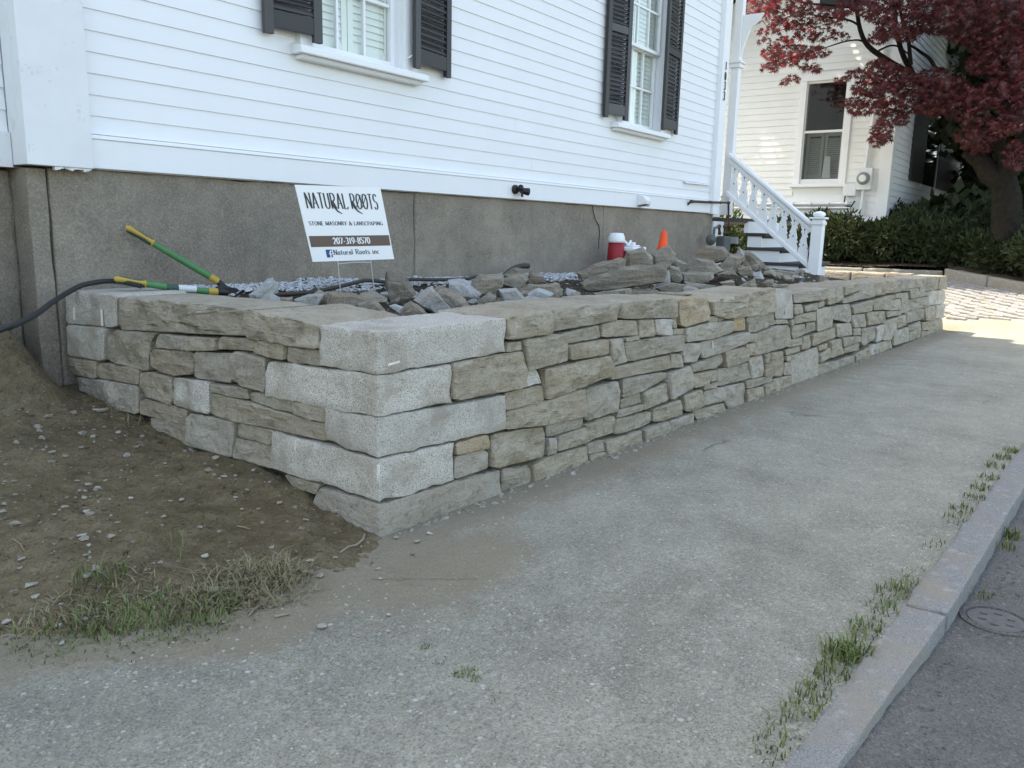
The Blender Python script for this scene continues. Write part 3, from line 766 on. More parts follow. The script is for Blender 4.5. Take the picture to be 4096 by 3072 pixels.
# -- granite corner blocks, each one stone turning the corner
def corner_block(z, lt, lb, ct, cb, rt, rb, seed, depth_l=None, depth_r=None, mat='granite', top_back=None):
    PL = lambda p: on_plane(z, p, WALL_O, NL); PR = lambda p: on_plane(z, p, WALL_O, WN)
    ctp = WALL_O.copy(); ctp.z = PR(ct).z; cbp = WALL_O.copy(); cbp.z = PR(cb).z
    a, b, c, d = PL(lt), PL(lb), PR(rt), PR(rb)
    back_t = Vector((c.x, a.y, (a.z+c.z)/2)); back_b = Vector((d.x, b.y, (b.z+d.z)/2))
    m = block8([cbp, d, back_b, b], [ctp, c, back_t, a], (18, 16, 6), seed, .0045, .011, 13)
    m.build('granite_corner_stone', M[mat], wall).data.set_sharp_from_angle(angle=R(40))
corner_block('C', (600,440), (612,802), (1210,503), (1192,880), (2258,378), (2265,685), 1)
corner_block('C', (152,760), (130,1075), (1165,885), (1190,1245), (1775,795), (1790,1130), 2)
corner_block('C', (672,1172), (648,1465), (1190,1258), (1195,1605), (2272,1060), (2268,1365), 3)
corner_block('E', (165,235), (135,505), (985,425), (968,752), (1502,315), (1515,595), 4)
corner_block('E', (495,640), (450,800), (970,762), (985,1045), (1850,512), (1868,750), 5, mat='bluestone')
for z, p, q, nr in (('B', (212, 285), (216, 395), NL), ('B', (455, 305), (462, 450), NL), ('B', (258, 600), (250, 725), NL), ('E', (945, 480), (945, 600), NL), ('E', (338, 300), (332, 370), NL), ('C', (1215, 800), (1320, 768), WN), ('F', (1500, 505), (1502, 570), WN), ('F', (690, 870), (695, 945), WN), ('F', (820, 845), (824, 915), WN)):
    a, b = on_plane(z, p, WALL_O, nr), on_plane(z, q, WALL_O, nr); m = MB(); m.tube([a-nr*.001, a.lerp(b, .5)-nr*.001, b-nr*.001], .0055, 8); m.build('drill_mark', M['plaster'], wall)
# -- long face
for t in (
 ('D',[(500,380),(700,345),(890,312),(905,520),(510,580)],'sand',.36,.012), ('D',[(925,310),(1180,275),(1525,245),(1500,395),(1290,445),(1030,488),(935,505)],'sand',.36,.014), ('D',[(1530,235),(1700,222),(2025,203),(2020,380),(1515,392)],'sand',.34,.012),
 ('F',[(345,408),(480,392),(640,390),(665,540),(640,640),(390,718),(350,690)],'orange',.32,.012), ('D',[(510,600),(625,588),(630,660),(500,683)]), ('D',[(650,575),(930,520),(1010,535),(1050,610),(1040,760),(880,800),(690,850)]),
 ('D',[(1000,525),(1340,445),(1345,560),(1060,612)]), ('D',[(1355,440),(1500,400),(1670,405),(1668,535),(1355,553)]), ('D',[(1680,400),(1810,395),(1818,545),(1670,555)]), ('D',[(1830,395),(1975,392),(1980,540),(1835,535)],'granite'),
 ('D',[(1985,385),(2022,375),(2025,475),(1985,470)]), ('D',[(1990,485),(2078,475),(2078,525),(1985,530)]), ('D',[(1545,560),(1660,530),(1665,570),(1550,588)]), ('D',[(1055,625),(1395,565),(1410,680),(1380,705),(1060,755)]),
 ('D',[(1410,570),(1540,560),(1580,770),(1450,810),(1420,690)],'bluestone'), ('D',[(1555,590),(2070,525),(2085,660),(1590,770),(1570,690)]), ('D',[(20,780),(330,725),(650,670),(690,850),(665,1000),(25,1118)],'sand',.2,.014), ('D',[(690,855),(790,845),(835,960),(668,998)],'granite'),
 ('D',[(840,830),(1130,770),(1420,710),(1450,790),(1440,900),(1180,1000),(860,1108),(835,930)],'sand',.2,.014), ('D',[(1450,820),(1700,765),(1960,710),(1970,830),(1450,930),(1430,890)]), ('F',[(400,895),(535,893),(560,985),(520,1100),(365,1115),(350,1010)],'bluestone'), ('F',[(245,1015),(350,1010),(360,1160),(245,1165)],'bluestone'),
 ('D',[(515,1050),(840,975),(855,1120),(515,1208)]), ('D',[(1535,920),(1915,860),(1920,905),(1720,1030),(1535,1088)]), ('D',[(1940,870),(2120,800),(2150,960),(2130,1010),(1960,1110),(1930,950)],'bluestone'), ('D',[(500,1220),(880,1110),(1200,1000),(1225,1150),(1205,1255),(870,1325),(490,1370)],'sand',.2,.013),
 ('D',[(1215,1010),(1500,940),(1515,1150),(1500,1210),(1220,1300)],'bluestone'), ('D',[(1525,1110),(1700,1030),(1715,1130),(1530,1185)]), ('D',[(1725,1040),(1925,950),(1945,1110),(1720,1200)]), ('D',[(1490,1200),(1705,1145),(1710,1195),(1485,1265)]),
 ('E',[(1515,325),(1755,255),(1765,355),(1530,408)],'orange'), ('E',[(1525,420),(1735,362),(1765,395),(1765,505),(1520,592)],'bluestone'), ('E',[(1785,260),(2160,195),(2180,250),(2175,420),(1785,510)],'sand',.2,.014), ('D',[(870,1330),(1200,1265),(1205,1350),(880,1440)]),
 ('D',[(960,1440),(1290,1320),(1300,1440),(1190,1500),(950,1565)]), ('D',[(880,1448),(950,1442),(945,1580),(870,1600)],'bluestone'), ('D',[(1300,1290),(1470,1245),(1475,1400),(1300,1455)]), ('D',[(1475,1275),(1800,1210),(1800,1310),(1680,1360),(1465,1415)]), ('D',[(1810,1190),(2040,1100),(2060,1230),(1900,1290),(1810,1300)]),
 ('E',[(1875,515),(2105,478),(2120,640),(1990,700),(1880,750)]), ('D',[(720,1680),(900,1600),(1220,1510),(1230,1655),(1100,1740),(750,1850)]), ('D',[(1230,1500),(1370,1460),(1380,1560),(1235,1590)]), ('D',[(1380,1470),(1700,1370),(1715,1510),(1560,1580),(1390,1630)]),
 ('D',[(1720,1370),(1930,1290),(1945,1390),(1800,1465),(1725,1490)]), ('D',[(1950,1290),(2155,1220),(2160,1330),(2000,1410),(1950,1400)],'bluestone'), ('D',[(1240,1595),(1380,1565),(1400,1650),(1250,1700)]), ('D',[(1205,1330),(1290,1300),(1292,1318),(1210,1350)]),
 ('F',[(670,425),(950,370),(1260,315),(1400,285),(1420,545),(1200,590),(830,625),(690,585)],'sand',.36,.015), ('F',[(1408,290),(1580,318),(1595,625),(1410,625)],'granite',.3,.006), ('F',[(640,600),(745,590),(750,655),(645,660)],'bluestone'), ('F',[(755,595),(830,580),(830,630),(755,650)]), ('F',[(390,730),(640,665),(905,640),(905,770),(700,845),(400,885)],'bluestone'),
 ('F',[(925,625),(1060,605),(1075,750),(925,765)],'orange'), ('F',[(1090,600),(1390,560),(1405,680),(1200,775),(1110,775),(1080,640)]), ('F',[(545,890),(1090,760),(1095,870),(800,1000),(590,1065),(555,960)],'bluestone'), ('F',[(1110,790),(1185,785),(1185,880),(1105,885)]),
 ('F',[(1195,790),(1400,700),(1530,695),(1555,830),(1530,930),(1200,1030)]), ('F',[(1070,910),(1185,885),(1200,1025),(1085,1035)]), ('F',[(835,985),(1040,930),(1075,1010),(1080,1085),(860,1165),(850,1080)]), ('F',[(455,1130),(740,1040),(820,1000),(845,1090),(760,1175),(480,1215)]),
 ('F',[(770,1190),(1120,1105),(1130,1290),(760,1375)]), ('F',[(1130,1060),(1260,1020),(1270,1255),(1140,1295)],'bluestone'), ('F',[(1275,1015),(1350,1000),(1350,1105),(1280,1120)]), ('F',[(1360,1000),(1495,980),(1500,1200),(1470,1265),(1290,1270),(1280,1130),(1355,1105)]),
 ('F',[(1410,635),(1540,630),(1545,675),(1410,685)]), ('F',[(1555,650),(1590,625),(1595,690),(1560,700)]), ('F',[(680,1200),(750,1190),(745,1310),(670,1320)]), ('F',[(485,1240),(655,1205),(665,1270),(640,1350),(490,1390)]), ('F',[(585,1370),(745,1320),(745,1385),(590,1410)]),
 ('F',[(600,1430),(830,1375),(830,1530),(600,1590)],'bluestone'), ('F',[(840,1375),(1060,1330),(1060,1560),(900,1640),(830,1530)],'bluestone'), ('F',[(375,1470),(575,1400),(595,1580),(470,1650),(390,1640)]), ('F',[(480,1650),(820,1550),(840,1670),(560,1760)]),
 ('F',[(1080,1310),(1270,1270),(1380,1260),(1380,1320),(1090,1400)]), ('F',[(1090,1410),(1260,1370),(1270,1510),(1095,1580)]), ('F',[(1265,1360),(1385,1320),(1390,1470),(1275,1510)]), ('F',[(1390,1290),(1580,1250),(1590,1350),(1570,1420),(1400,1460)]), ('F',[(1590,1040),(1870,935),(1880,1000),(1875,1290),(1700,1360),(1590,1390)],'bluestone',.2,.005),
 ('F',[(1510,1110),(1580,1095),(1575,1240),(1500,1250)],'bluestone'), ('F',[(1515,1040),(1590,1020),(1590,1080),(1520,1095)]), ('F',[(1510,970),(1670,925),(1680,980),(1520,1030)]), ('F',[(1560,860),(1690,830),(1695,910),(1540,945)]), ('F',[(1590,345),(1800,310),(1985,280),(1970,390),(1900,420),(1600,450)],'sand',.36,.012),
 ('F',[(1600,465),(1690,460),(1690,560),(1600,580)]), ('F',[(1710,480),(1850,445),(1850,525),(1720,545)]), ('F',[(1860,440),(1915,425),(1920,480),(1860,495)]), ('F',[(1605,590),(1825,540),(1830,640),(1605,680)]), ('F',[(1580,700),(1730,680),(1735,790),(1600,850),(1580,790)]), ('F',[(1750,670),(1835,650),(1835,750),(1745,790)]),
 ('F',[(1840,520),(2020,480),(2020,710),(1860,770)],'bluestone'), ('F',[(2000,272),(2145,245),(2150,380),(2080,440),(1960,470),(1950,400)],'sand',.34,.012), ('F',[(1790,800),(2060,715),(2070,830),(1800,930)]), ('F',[(1700,830),(1780,800),(1790,950),(1690,970)]),
 ('G',[(440,355),(590,325),(600,400),(440,450)],'sand',.3), ('G',[(600,325),(735,315),(740,460),(610,490),(440,530),(440,480),(600,410)],'bluestone',.3), ('G',[(745,325),(860,310),(860,440),(750,455)],'sand',.3), ('G',[(870,305),(965,292),(960,425),(870,430)],'sand',.3), ('G',[(970,293),(1100,282),(1090,400),(965,420)],'sand',.3),
 ('G',[(1105,290),(1215,280),(1220,360),(1100,385)],'sand',.3), ('G',[(1222,275),(1365,262),(1360,390),(1270,410),(1215,410)],'sand',.3), ('G',[(1368,260),(1450,255),(1450,385),(1362,390)],'sand',.3), ('G',[(1285,405),(1440,392),(1435,530),(1275,550)],'granite'), ('G',[(330,560),(500,530),(515,700),(480,720),(330,680)],'bluestone'), ('G',[(500,550),(720,490),(720,600),(520,635)]),
 ('G',[(725,490),(930,440),(935,480),(820,500),(810,590),(725,595)]), ('G',[(820,505),(990,480),(990,590),(910,600),(820,590)],'bluestone'), ('G',[(940,440),(1010,422),(1010,475),(940,478)]), ('G',[(1015,430),(1075,420),(1090,610),(1005,630)],'bluestone'), ('G',[(1080,390),(1170,375),(1175,470),(1090,480)]), ('G',[(1180,370),(1210,365),(1215,410),(1275,415),(1270,450),(1180,465)]), ('G',[(1085,490),(1270,455),(1275,560),(1095,605)]),
 ('G',[(520,640),(645,630),(650,760),(530,770)],'bluestone'), ('G',[(660,615),(705,610),(705,740),(665,745)]), ('G',[(710,610),(840,600),(845,720),(715,740)]), ('G',[(850,605),(1000,600),(1000,640),(850,665)]), ('G',[(1045,620),(1105,605),(1105,710),(1045,725)],'bluestone'), ('G',[(1110,600),(1230,575),(1225,680),(1120,710)]), ('G',[(1235,570),(1345,545),(1345,690),(1240,700)]), ('G',[(1350,545),(1430,535),(1420,675),(1350,680)],'granite'),
 ('G',[(955,660),(1040,640),(1040,740),(960,775)]), ('G',[(835,700),(955,665),(950,800),(890,890),(825,895)],'bluestone'), ('G',[(750,760),(820,735),(815,890),(750,915)],'granite'), ('G',[(610,780),(750,750),(740,880),(620,950)]), ('G',[(380,730),(510,720),(515,840),(380,865)],'bluestone'), ('G',[(520,780),(600,770),(605,840),(525,845)]), ('G',[(415,860),(600,850),(605,905),(430,960)]), ('G',[(300,900),(415,875),(430,1020),(305,1070)]),
 ('G',[(430,970),(600,915),(600,990),(440,1020)]), ('G',[(200,1040),(300,960),(310,1060),(200,1115)]), ('G',[(190,950),(290,920),(290,970),(195,1000)]), ('G',[(550,1040),(690,950),(700,1070),(560,1120)]), ('G',[(700,940),(780,920),(780,1020),(700,1050)],'granite'), ('G',[(785,920),(910,880),(910,970),(790,1020)]), ('G',[(930,800),(1070,760),(1075,900),(920,950)],'bluestone'),
 ('G',[(1075,750),(1130,730),(1135,790),(1080,800)]), ('G',[(1080,810),(1135,795),(1140,890),(1080,900)]), ('G',[(1140,725),(1205,700),(1210,860),(1145,880)]), ('G',[(1215,720),(1275,700),(1275,790),(1215,800)]), ('G',[(1280,700),(1415,675),(1420,805),(1285,840)]), ('G',[(1210,805),(1275,800),(1275,855),(1210,870)]), ('G',[(380,1090),(540,1040),(545,1120),(390,1170)]), ('G',[(190,1130),(380,1090),(385,1175),(200,1240)]), ('G',[(1280,560),(1282,690),(1235,700)],'sand'),
):
    z, q = t[0], t[1]; mat = t[2] if len(t) > 2 else 'sand'; dp = t[3] if len(t) > 3 else .2; rl = t[4] if len(t) > 4 else .010
    right(z, q, mat, dp, rl)
# rubble hearting behind the faces, well below the caps
m = MB()
XE = 11.93
def hz(x): return .50-.0155*(x-1.8)
core = [(WALL_O.x+.05, WALL_O.y+.055), (XE-.06, wy(XE)+.055), (XE-.06, wy(XE)+.24), (WALL_O.x+.24, WALL_O.y+.24), (WALL_O.x+.24, 3.8), (WALL_O.x+.05, 3.8)]
vs = [(x, y, sz(x)-.3) for x, y in core]+[(x, y, hz(x)) for x, y in core]
m.add(vs, [(i, (i+1) % 6, 6+(i+1) % 6, 6+i) for i in range(6)]+[(11, 10, 9, 6), (9, 8, 7, 6), ], 0)
m.build('rubble_hearting', M['mortar'], wall)
# flat pieces bedding the back of the caps
def cap_back(z, pts, dz, mat, seed):
    pass
# return of the wall at its far end, running back to the steps
xr = 11.62
yy = [wy(XE)+.40, 2.32, 2.75, 3.3]
for k, (a, b) in enumerate(zip(yy[:-1], yy[1:])):
    h = .535-.004*k
    block8([(xr, a+.008, h-.19), (XE, a+.008, h-.19), (XE, b-.008, h-.19), (xr, b-.008, h-.19)], [(xr, a+.008, h), (XE, a+.008, h), (XE, b-.008, h), (xr, b-.008, h)], (3, 5, 2), 40+k, .008, .02).build('stone', M['rock'], wall)
for k in range(5):
    a = yy[0]+k*.34
    for q in range(3):
        h = .33-q*.19
        block8([(xr+.02, a+.006, h-.18), (XE-.01, a+.006, h-.18), (XE-.01, a+.33, h-.18), (xr+.02, a+.33, h-.18)], [(xr+.02, a+.006, h), (XE-.01, a+.006, h), (XE-.01, a+.33, h), (xr+.02, a+.33, h)], (2, 2, 2), 50+k*3+q, .008, .02).build('stone', M['sand'], wall)

# ------------------------------------------------------------------ the white house
YS = 3.826                      # face of the siding
YT = 3.774                      # face of the corner boards
cl = onY('.', (112, 668), YT); XL = cl.x
yb = onX('.', (47, 668), XL).y  # where the side of the left corner board ends
house = empty('white_house', (XL, 3.84, .5), 'white clapboard house with black louvred shutters standing on a grey stone foundation', 'house')
XR = 9.385
xs = [1.791, 4.180, 6.762, XR]
m = MB()
for a, b, s in zip(xs[:-1], xs[1:], (61, 62, 63)):
    block8([(a+.004, 3.84, .1), (b-.004, 3.84, .1), (b-.004, 4.2, .1), (a+.004, 4.2, .1)], [(a+.004, 3.84, 1.222), (b-.004, 3.84, 1.222), (b-.004, 4.2, 1.222), (a+.004, 4.2, 1.222)], (26, 3, 10), s, .007, .012, 5).build('foundation_block', M['found'], house)
block8([(XL+.02, 3.84, .0), (1.787, 3.84, .0), (1.787, yb+.4, .0), (XL+.02, yb+.4, .0)], [(XL+.02, 3.84, 1.212), (1.787, 3.84, 1.212), (1.787, yb+.4, 1.212), (XL+.02, yb+.4, 1.212)], (3, 8, 12), 64, .004, .006, 5).build('foundation_block', M['found'], house)
block8([(-3.6, yb+.06, -.1), (XL+.02, yb+.06, -.1), (XL+.02, yb+.5, -.1), (-3.6, yb+.5, -.1)], [(-3.6, yb+.06, 1.212), (XL+.02, yb+.06, 1.212), (XL+.02, yb+.5, 1.212), (-3.6, yb+.5, 1.212)], (22, 3, 9), 65, .012, .02, 6).build('foundation_block', M['found'], house)
boxo('foundation_block', (XR-.35, 4.21, .1), (XR, 12, 1.22), M['found'], house)
# crack in the right-hand block
m = MB(); cp = [onY('V', p, 3.834) for p in [(930, 318), (938, 380), (955, 440), (985, 490), (992, 560), (985, 640), (982, 700)]]
m.tube(cp, [.004, .004, .003, .0045, .0035, .003, .002], 5); m.build('crack', M['dark'], house)
ET = 7.55
W1 = (3.29, 4.035); W2 = (7.0, 7.765)
ZB, ZTW = 1.995, 3.46
# body behind the boards, with real openings at the windows
m = MB()
yw0, yw1 = YS+.016, YS+.20
segx = [XL+.02, W1[0], W1[1], W2[0], W2[1], XR+.08]
for i, (a, b) in enumerate(zip(segx[:-1], segx[1:])):
    if i in (1, 3):
        m.box((a, yw0, 1.223), (b, yw1, ZB)); m.box((a, yw0, ZTW), (b, yw1, ET))
    else: m.box((a, yw0, 1.223), (b, yw1, ET))
m.box((XR-.12, yw1, 1.223), (XR+.08, 12, ET)); m.box((-3.6, yb+.016, 1.213), (XL+.02, yb+.2, ET)); m.box((-3.6, yb+.2, 1.213), (-3.4, 12, ET)); m.box((-3.4, 11.8, 1.213), (XR-.12, 12, ET))
m.box((-3.4, yb+.2, ET-.1), (XR-.12, 11.8, ET-.02))
m.build('wall', M['white'], house)
m = MB()
XO = 9.50
ridge = (YS+12)/2
def roofsec(x): return [(x, YS-.42, ET-.06), (x, ridge, ET-.06+.72*(ridge-YS+.42)), (x, 12.4, ET-.06)]
m.prism([Vector(p) for p in roofsec(-4.0)], (XO+4.0, 0, 0)); m.build('roof', M['roof'], house)
# water table and its drip cap
boxo('water_table', (1.972, YS-.022, 1.227), (9.20, YS+.015, 1.3575), M['white'], house, .003)
m = MB(); m.prism([(1.972, YS-.028, 1.3580), (1.972, YS+.014, 1.3580), (1.972, YS+.014, 1.382), (1.972, YS-.026, 1.374)], (7.228, 0, 0)); m.build('drip_cap', M['trim'], house, .002)
# clapboards, each board its own piece, cut round the windows
cas1 = (3.195, 4.165); cas2 = (6.90, 7.85)
rr = random.Random(21)
def clap(x0, x1, z0, z1, y, par, mat, name='clapboard', th=.010, axis='x', out=-1):
    n = max(2, int((x1-x0)/.35)); m = MB(); ph = rr.uniform(0, 9); vs = []
    for i in range(n+1):
        x = x0+(x1-x0)*i/n; w = .0012*noise.noise(Vector((x*1.3, z0*7, ph))); w2 = .0008*noise.noise(Vector((x*1.1, z0*5, ph+4)))
        prof = [(th+w2, z0+w), (th*.96+w2, z0+.003+w), (.003, z1+.014), (0, z1+.014), (0, z0+w)]
        for d, z in prof:
            vs.append((x, y+out*d, z) if axis == 'x' else (y+out*d, x, z))
    k = 5; fs = [(i*k+j, i*k+(j+1) % k, (i+1)*k+(j+1) % k, (i+1)*k+j) for i in range(n) for j in range(k)]+[tuple(range(k)), tuple(n*k+j for j in range(k-1, -1, -1))]
    if axis == 'x': fs = [tuple(reversed(f)) for f in fs]
    m.add(vs, fs); return m.build(name, mat, par)
zrow = [1.3822, 1.463]+[1.463+.0925*k for k in range(1, 27)]
for i, z in enumerate(zrow):
    z1 = zrow[i+1] if i+1 < len(zrow) else z+.0925
    cuts = [(1.972, 9.205)]
    for (c0, c1), (s0, s1) in ((cas1, (3.232, 4.30)), (cas2, (6.93, 8.02))):
        lo = 1.955 if True else 0
        if z1 > 1.95 and z < 3.55:
            a0, a1 = (c0, c1)
            new = []
            for a, b in cuts:
                if b <= a0 or a >= a1: new.append((a, b))
                else:
                    if a < a0: new.append((a, a0))
                    if b > a1: new.append((a1, b))
            cuts = new
    for a, b in cuts:
        if z == 1.463+0*rr.random() and b > 9: pass
        if b-a > 5 and i in (1, 4):
            c = a+(b-a)*rr.uniform(.35, .65); clap(a, c-.0008, z, z1, YS+.012, house, M['white']); clap(c+.0008, b, z, z1, YS+.012, house, M['white'])
        else: clap(a, b, z, z1, YS+.012, house, M['white'])
for i in range(14):
    clap(-3.5, XL-.002, 1.36+i*.0925, 1.36+(i+1)*.0925, yb+.012, house, M['white'])
boxo('water_table', (-3.5, yb-.02, 1.212), (XL-.003, yb+.015, 1.358), M['trimold'], house)
# corner boards
m = MB(); m.box((XL, YT, 1.222), (1.970, YS+.016, ET-.1)); m.box((XL, YS+.0165, 1.222), (XL+.02, yb, ET-.1)); m.build('corner_board', M['trimold'], house, .003)
m = MB(); m.box((9.206, YT, 1.215), (9.385, YS+.016, ET-.1)); cbr = m.build('corner_board', M['trim'], house, .004)
rr = random.Random(8)
m = MB()
for k in range(14):      # rot at the foot of the left corner board
    x = 1.80+k*.0115; m.box((x, YT+.004+rr.uniform(0, .01), 1.216-rr.uniform(0, .010)*(1 if k % 5 < 3 else .2)), (x+.0116, YT+.03, 1.2215))
m.build('rotten_board_end', M['trimold'], house)
# loosened board end near the right corner
m = MB(); a, b = onY('S', (385, 487), YS-.016), onY('S', (665, 520), YS-.016)
m.add([a, b, b+Vector((0, -.012, -.012)), a+Vector((.02, -.016, -.016)), a+Vector((0, .014, .004)), b+Vector((0, .014, .004))], [(0, 3, 2, 1), (0, 1, 5, 4)]); m.build('split_board_edge', M['trimold'], house)

def window(name, w, cas, glass_z0, sills, npx, label=None):
    x0, x1 = w; t = empty(name, (0, 0, 0), None, None); t.parent = house; t.location = -house.location
    yc = YS-.030
    boxo('casing', (cas[0], yc, ZB-.012), (x0-.004, YS+.03, ZTW+.09), M['trim'], t, .003); boxo('casing', (x1+.004, yc, ZB-.012), (cas[1], YS+.03, ZTW+.09), M['trim'], t, .003)
    boxo('casing', (cas[0]-.02, yc-.006, ZTW+.0905), (cas[1]+.02, YS+.03, ZTW+.2), M['trim'], t, .003)
    m = MB(); s0, s1 = sills
    m.prism([(s0, YS-.085, 1.930), (s0, YS-.005, 1.930), (s0, YS+.05, 1.975), (s0, YS+.05, 1.992), (s0, YS-.005, 1.988), (s0, YS-.085, 1.970)], (s1-s0, 0, 0))
    m.prism([(s0+.03, YS-.045, 1.905), (s0+.03, YS+.01, 1.905), (s0+.03, YS+.01, 1.9295), (s0+.03, YS-.06, 1.9295)], (s1-s0-.06, 0, 0))
    m.build('sill', M['trim'], t, .006)
    st = .038; zmid = 2.722
    for (za, zb, y, bot) in ((ZB, zmid+.012, YS+.052, .034), (zmid-.012, ZTW, YS+.012, .03)):
        m = MB(); m.box((x0, y, za), (x0+st, y+.036, zb)); m.box((x1-st, y, za), (x1, y+.036, zb)); m.box((x0+st, y+.001, za), (x1-st, y+.035, za+bot)); m.box((x0+st, y+.001, zb-.034), (x1-st, y+.035, zb)); m.build('sash', M['trim'], t, .002)
        gx0, gx1 = x0+st, x1-st; gz0, gz1 = za+bot, zb-.034
        for k in range(1, npx):
            xx = gx0+(gx1-gx0)*k/npx; boxo('muntin', (xx-.009, y+.006, gz0), (xx+.009, y+.030, gz1), M['trim'], t, .002)
        zz = (gz0+gz1)/2; 
        m = MB()
        for k in range(npx):
            xa = gx0+(gx1-gx0)*k/npx+.0095; xb = gx0+(gx1-gx0)*(k+1)/npx-.0095; m.box((xa, y+.007, zz-.009), (xb, y+.029, zz+.009))
        m.build('muntin', M['trim'], t)
        for k in range(npx):
            xa = gx0+(gx1-gx0)*k/npx+.009; xb = gx0+(gx1-gx0)*(k+1)/npx-.009
            for za2, zb2 in ((gz0, zz-.009), (zz+.009, gz1)): boxo('pane', (xa, y+.0165, za2), (xb, y+.0195, zb2), M['glass'], t)
    # jamb lining and the louvred shutters inside
    m = MB(); m.box((x0-.03, YS+.2005, ZB-.03), (x0, YS+.32, ZTW+.03)); m.box((x1, YS+.2005, ZB-.03), (x1+.03, YS+.32, ZTW+.03)); m.box((x0, YS+.2005, ZB-.03), (x1, YS+.32, ZB)); m.build('jamb', M['trim'], t)
    ys = YS+.093; xm = (x0+x1)/2
    for a, b in ((x0+.01, xm-.003), (xm+.003, x1-.01)):
        m = MB(); m.box((a, ys, ZB+.01), (a+.045, ys+.028, ZTW)); m.box((b-.045, ys, ZB+.01), (b, ys+.028, ZTW)); m.box((a+.045, ys+.001, ZB+.01), (b-.045, ys+.027, ZB+.075)); m.box((a+.045, ys+.001, 2.70), (b-.045, ys+.027, 2.76)); m.build('interior_shutter', M['intshut'], t, .002)
        me = None; z = ZB+.095
        while z < ZTW-.05:
            if not 2.675 < z < 2.775:
                if me is None:
                    mm = MB(); mm.box((a+.046, -.006, -.024), (b-.046, .0, .024)); me = mm.mesh('louver'); me.materials.append(M['intshut'])
                o = link('louver', me, t); o.location = o.location+Vector((0, ys+.015, z)); o.rotation_euler = (R(-14), 0, 0)
            z += .0415
    boxo('room_back', (x0-.05, YS+.6, ZB-.1), (x1+.05, YS+.62, ZTW+.1), M['intshut'], t)
    return t
window('window', W1, cas1, 2.03, (3.155, 4.215), 3)
window('window', W2, cas2, 2.03, (6.80, 7.90), 3)

def shutter(outer, hinge, z0=1.998, z1=3.50):
    """louvred shutter hung a little off the wall, hinge side proud"""
    po = onY(outer[0], outer[1], YS-.045); ph = onY(hinge[0], hinge[1], YS-.095)
    d = Vector((ph.x-po.x, -.05, 0)); wdt = d.length; d.normalize(); nr = Vector((d.y, -d.x, 0))
    if nr.y > 0: nr = -nr
    base = Vector((po.x, YS-.045, 0))
    def fr(u, v, z): return base+d*u-nr*v+Vector((0, 0, z))          # v runs into the wall
    t = empty('shutter', (0, 0, 0), None, None); t.parent = house; t.location = -house.location
    def bx(name, u0, u1, v0, v1, za, zb, bev=.002):
        m = MB(); m.hexa([fr(u0,v0,za), fr(u1,v0,za), fr(u1,v1,za), fr(u0,v1,za)], [fr(u0,v0,zb), fr(u1,v0,zb), fr(u1,v1,zb), fr(u0,v1,zb)]); return m.build(name, M['black'], t, bev)
    s = .055
    bx('stile', 0, s, 0, .030, z0, z1); bx('stile', wdt-s, wdt, 0, .030, z0, z1)
    bx('rail', s+.0005, wdt-s-.0005, .002, .028, z0+.036, z0+.125); bx('rail', s+.0005, wdt-s-.0005, .002, .028, 2.735, 2.80); bx('rail', s+.0005, wdt-s-.0005, .002, .028, z1-.08, z1)
    mm = MB(); c, sn = math.cos(R(40)), math.sin(R(40))
    for (za, zb) in ((z0+.128, 2.733), (2.803, z1-.082)):
        n = int((zb-za)/.036); stp = (zb-za)/n
        for k in range(n):
            zc = za+stp*(k+.5); hw = .020; th = .004
            P = []
            for (q, r_) in ((-hw, -th), (hw, -th), (hw, th), (-hw, th)):
                v = .015+q*sn*.7+r_*c; zz = zc+q*c*.95-r_*sn
                P.append((v, zz))
            m = MB(); m.prism([fr(s-.004, v, zz) for v, zz in P], d*(wdt-2*s+.008)); m.build('slat', M['black'], t)
    return t
shutter(('d', (573, 75)), ('d', (698, 100)))
shutter(('d', (975, 173)), ('d', (899, 153)))
shutter(('X', (264, 1048)), ('X', (471, 1085)))
shutter(('X', (908, 1205)), ('X', (780, 1175)))
# shutter dogs, floodlight, vent hood, numerals
for p in (('W', (1440, 490)), ('X', (768, 1078))):
    q = onY(p[0], p[1], YS-.06); m = MB(); m.tube([q+Vector((-.02, .03, -.02)), q, q+Vector((.015, -.02, .03)), q+Vector((.04, -.02, .035))], .005, 6); m.build('shutter_catch', M['trim'], house)

GL = {}
def arc(cx, cy, rx, ry, a0, a1, n=10): return [(cx+rx*math.cos(R(a0+(a1-a0)*k/n)), cy+ry*math.sin(R(a0+(a1-a0)*k/n))) for k in range(n+1)]
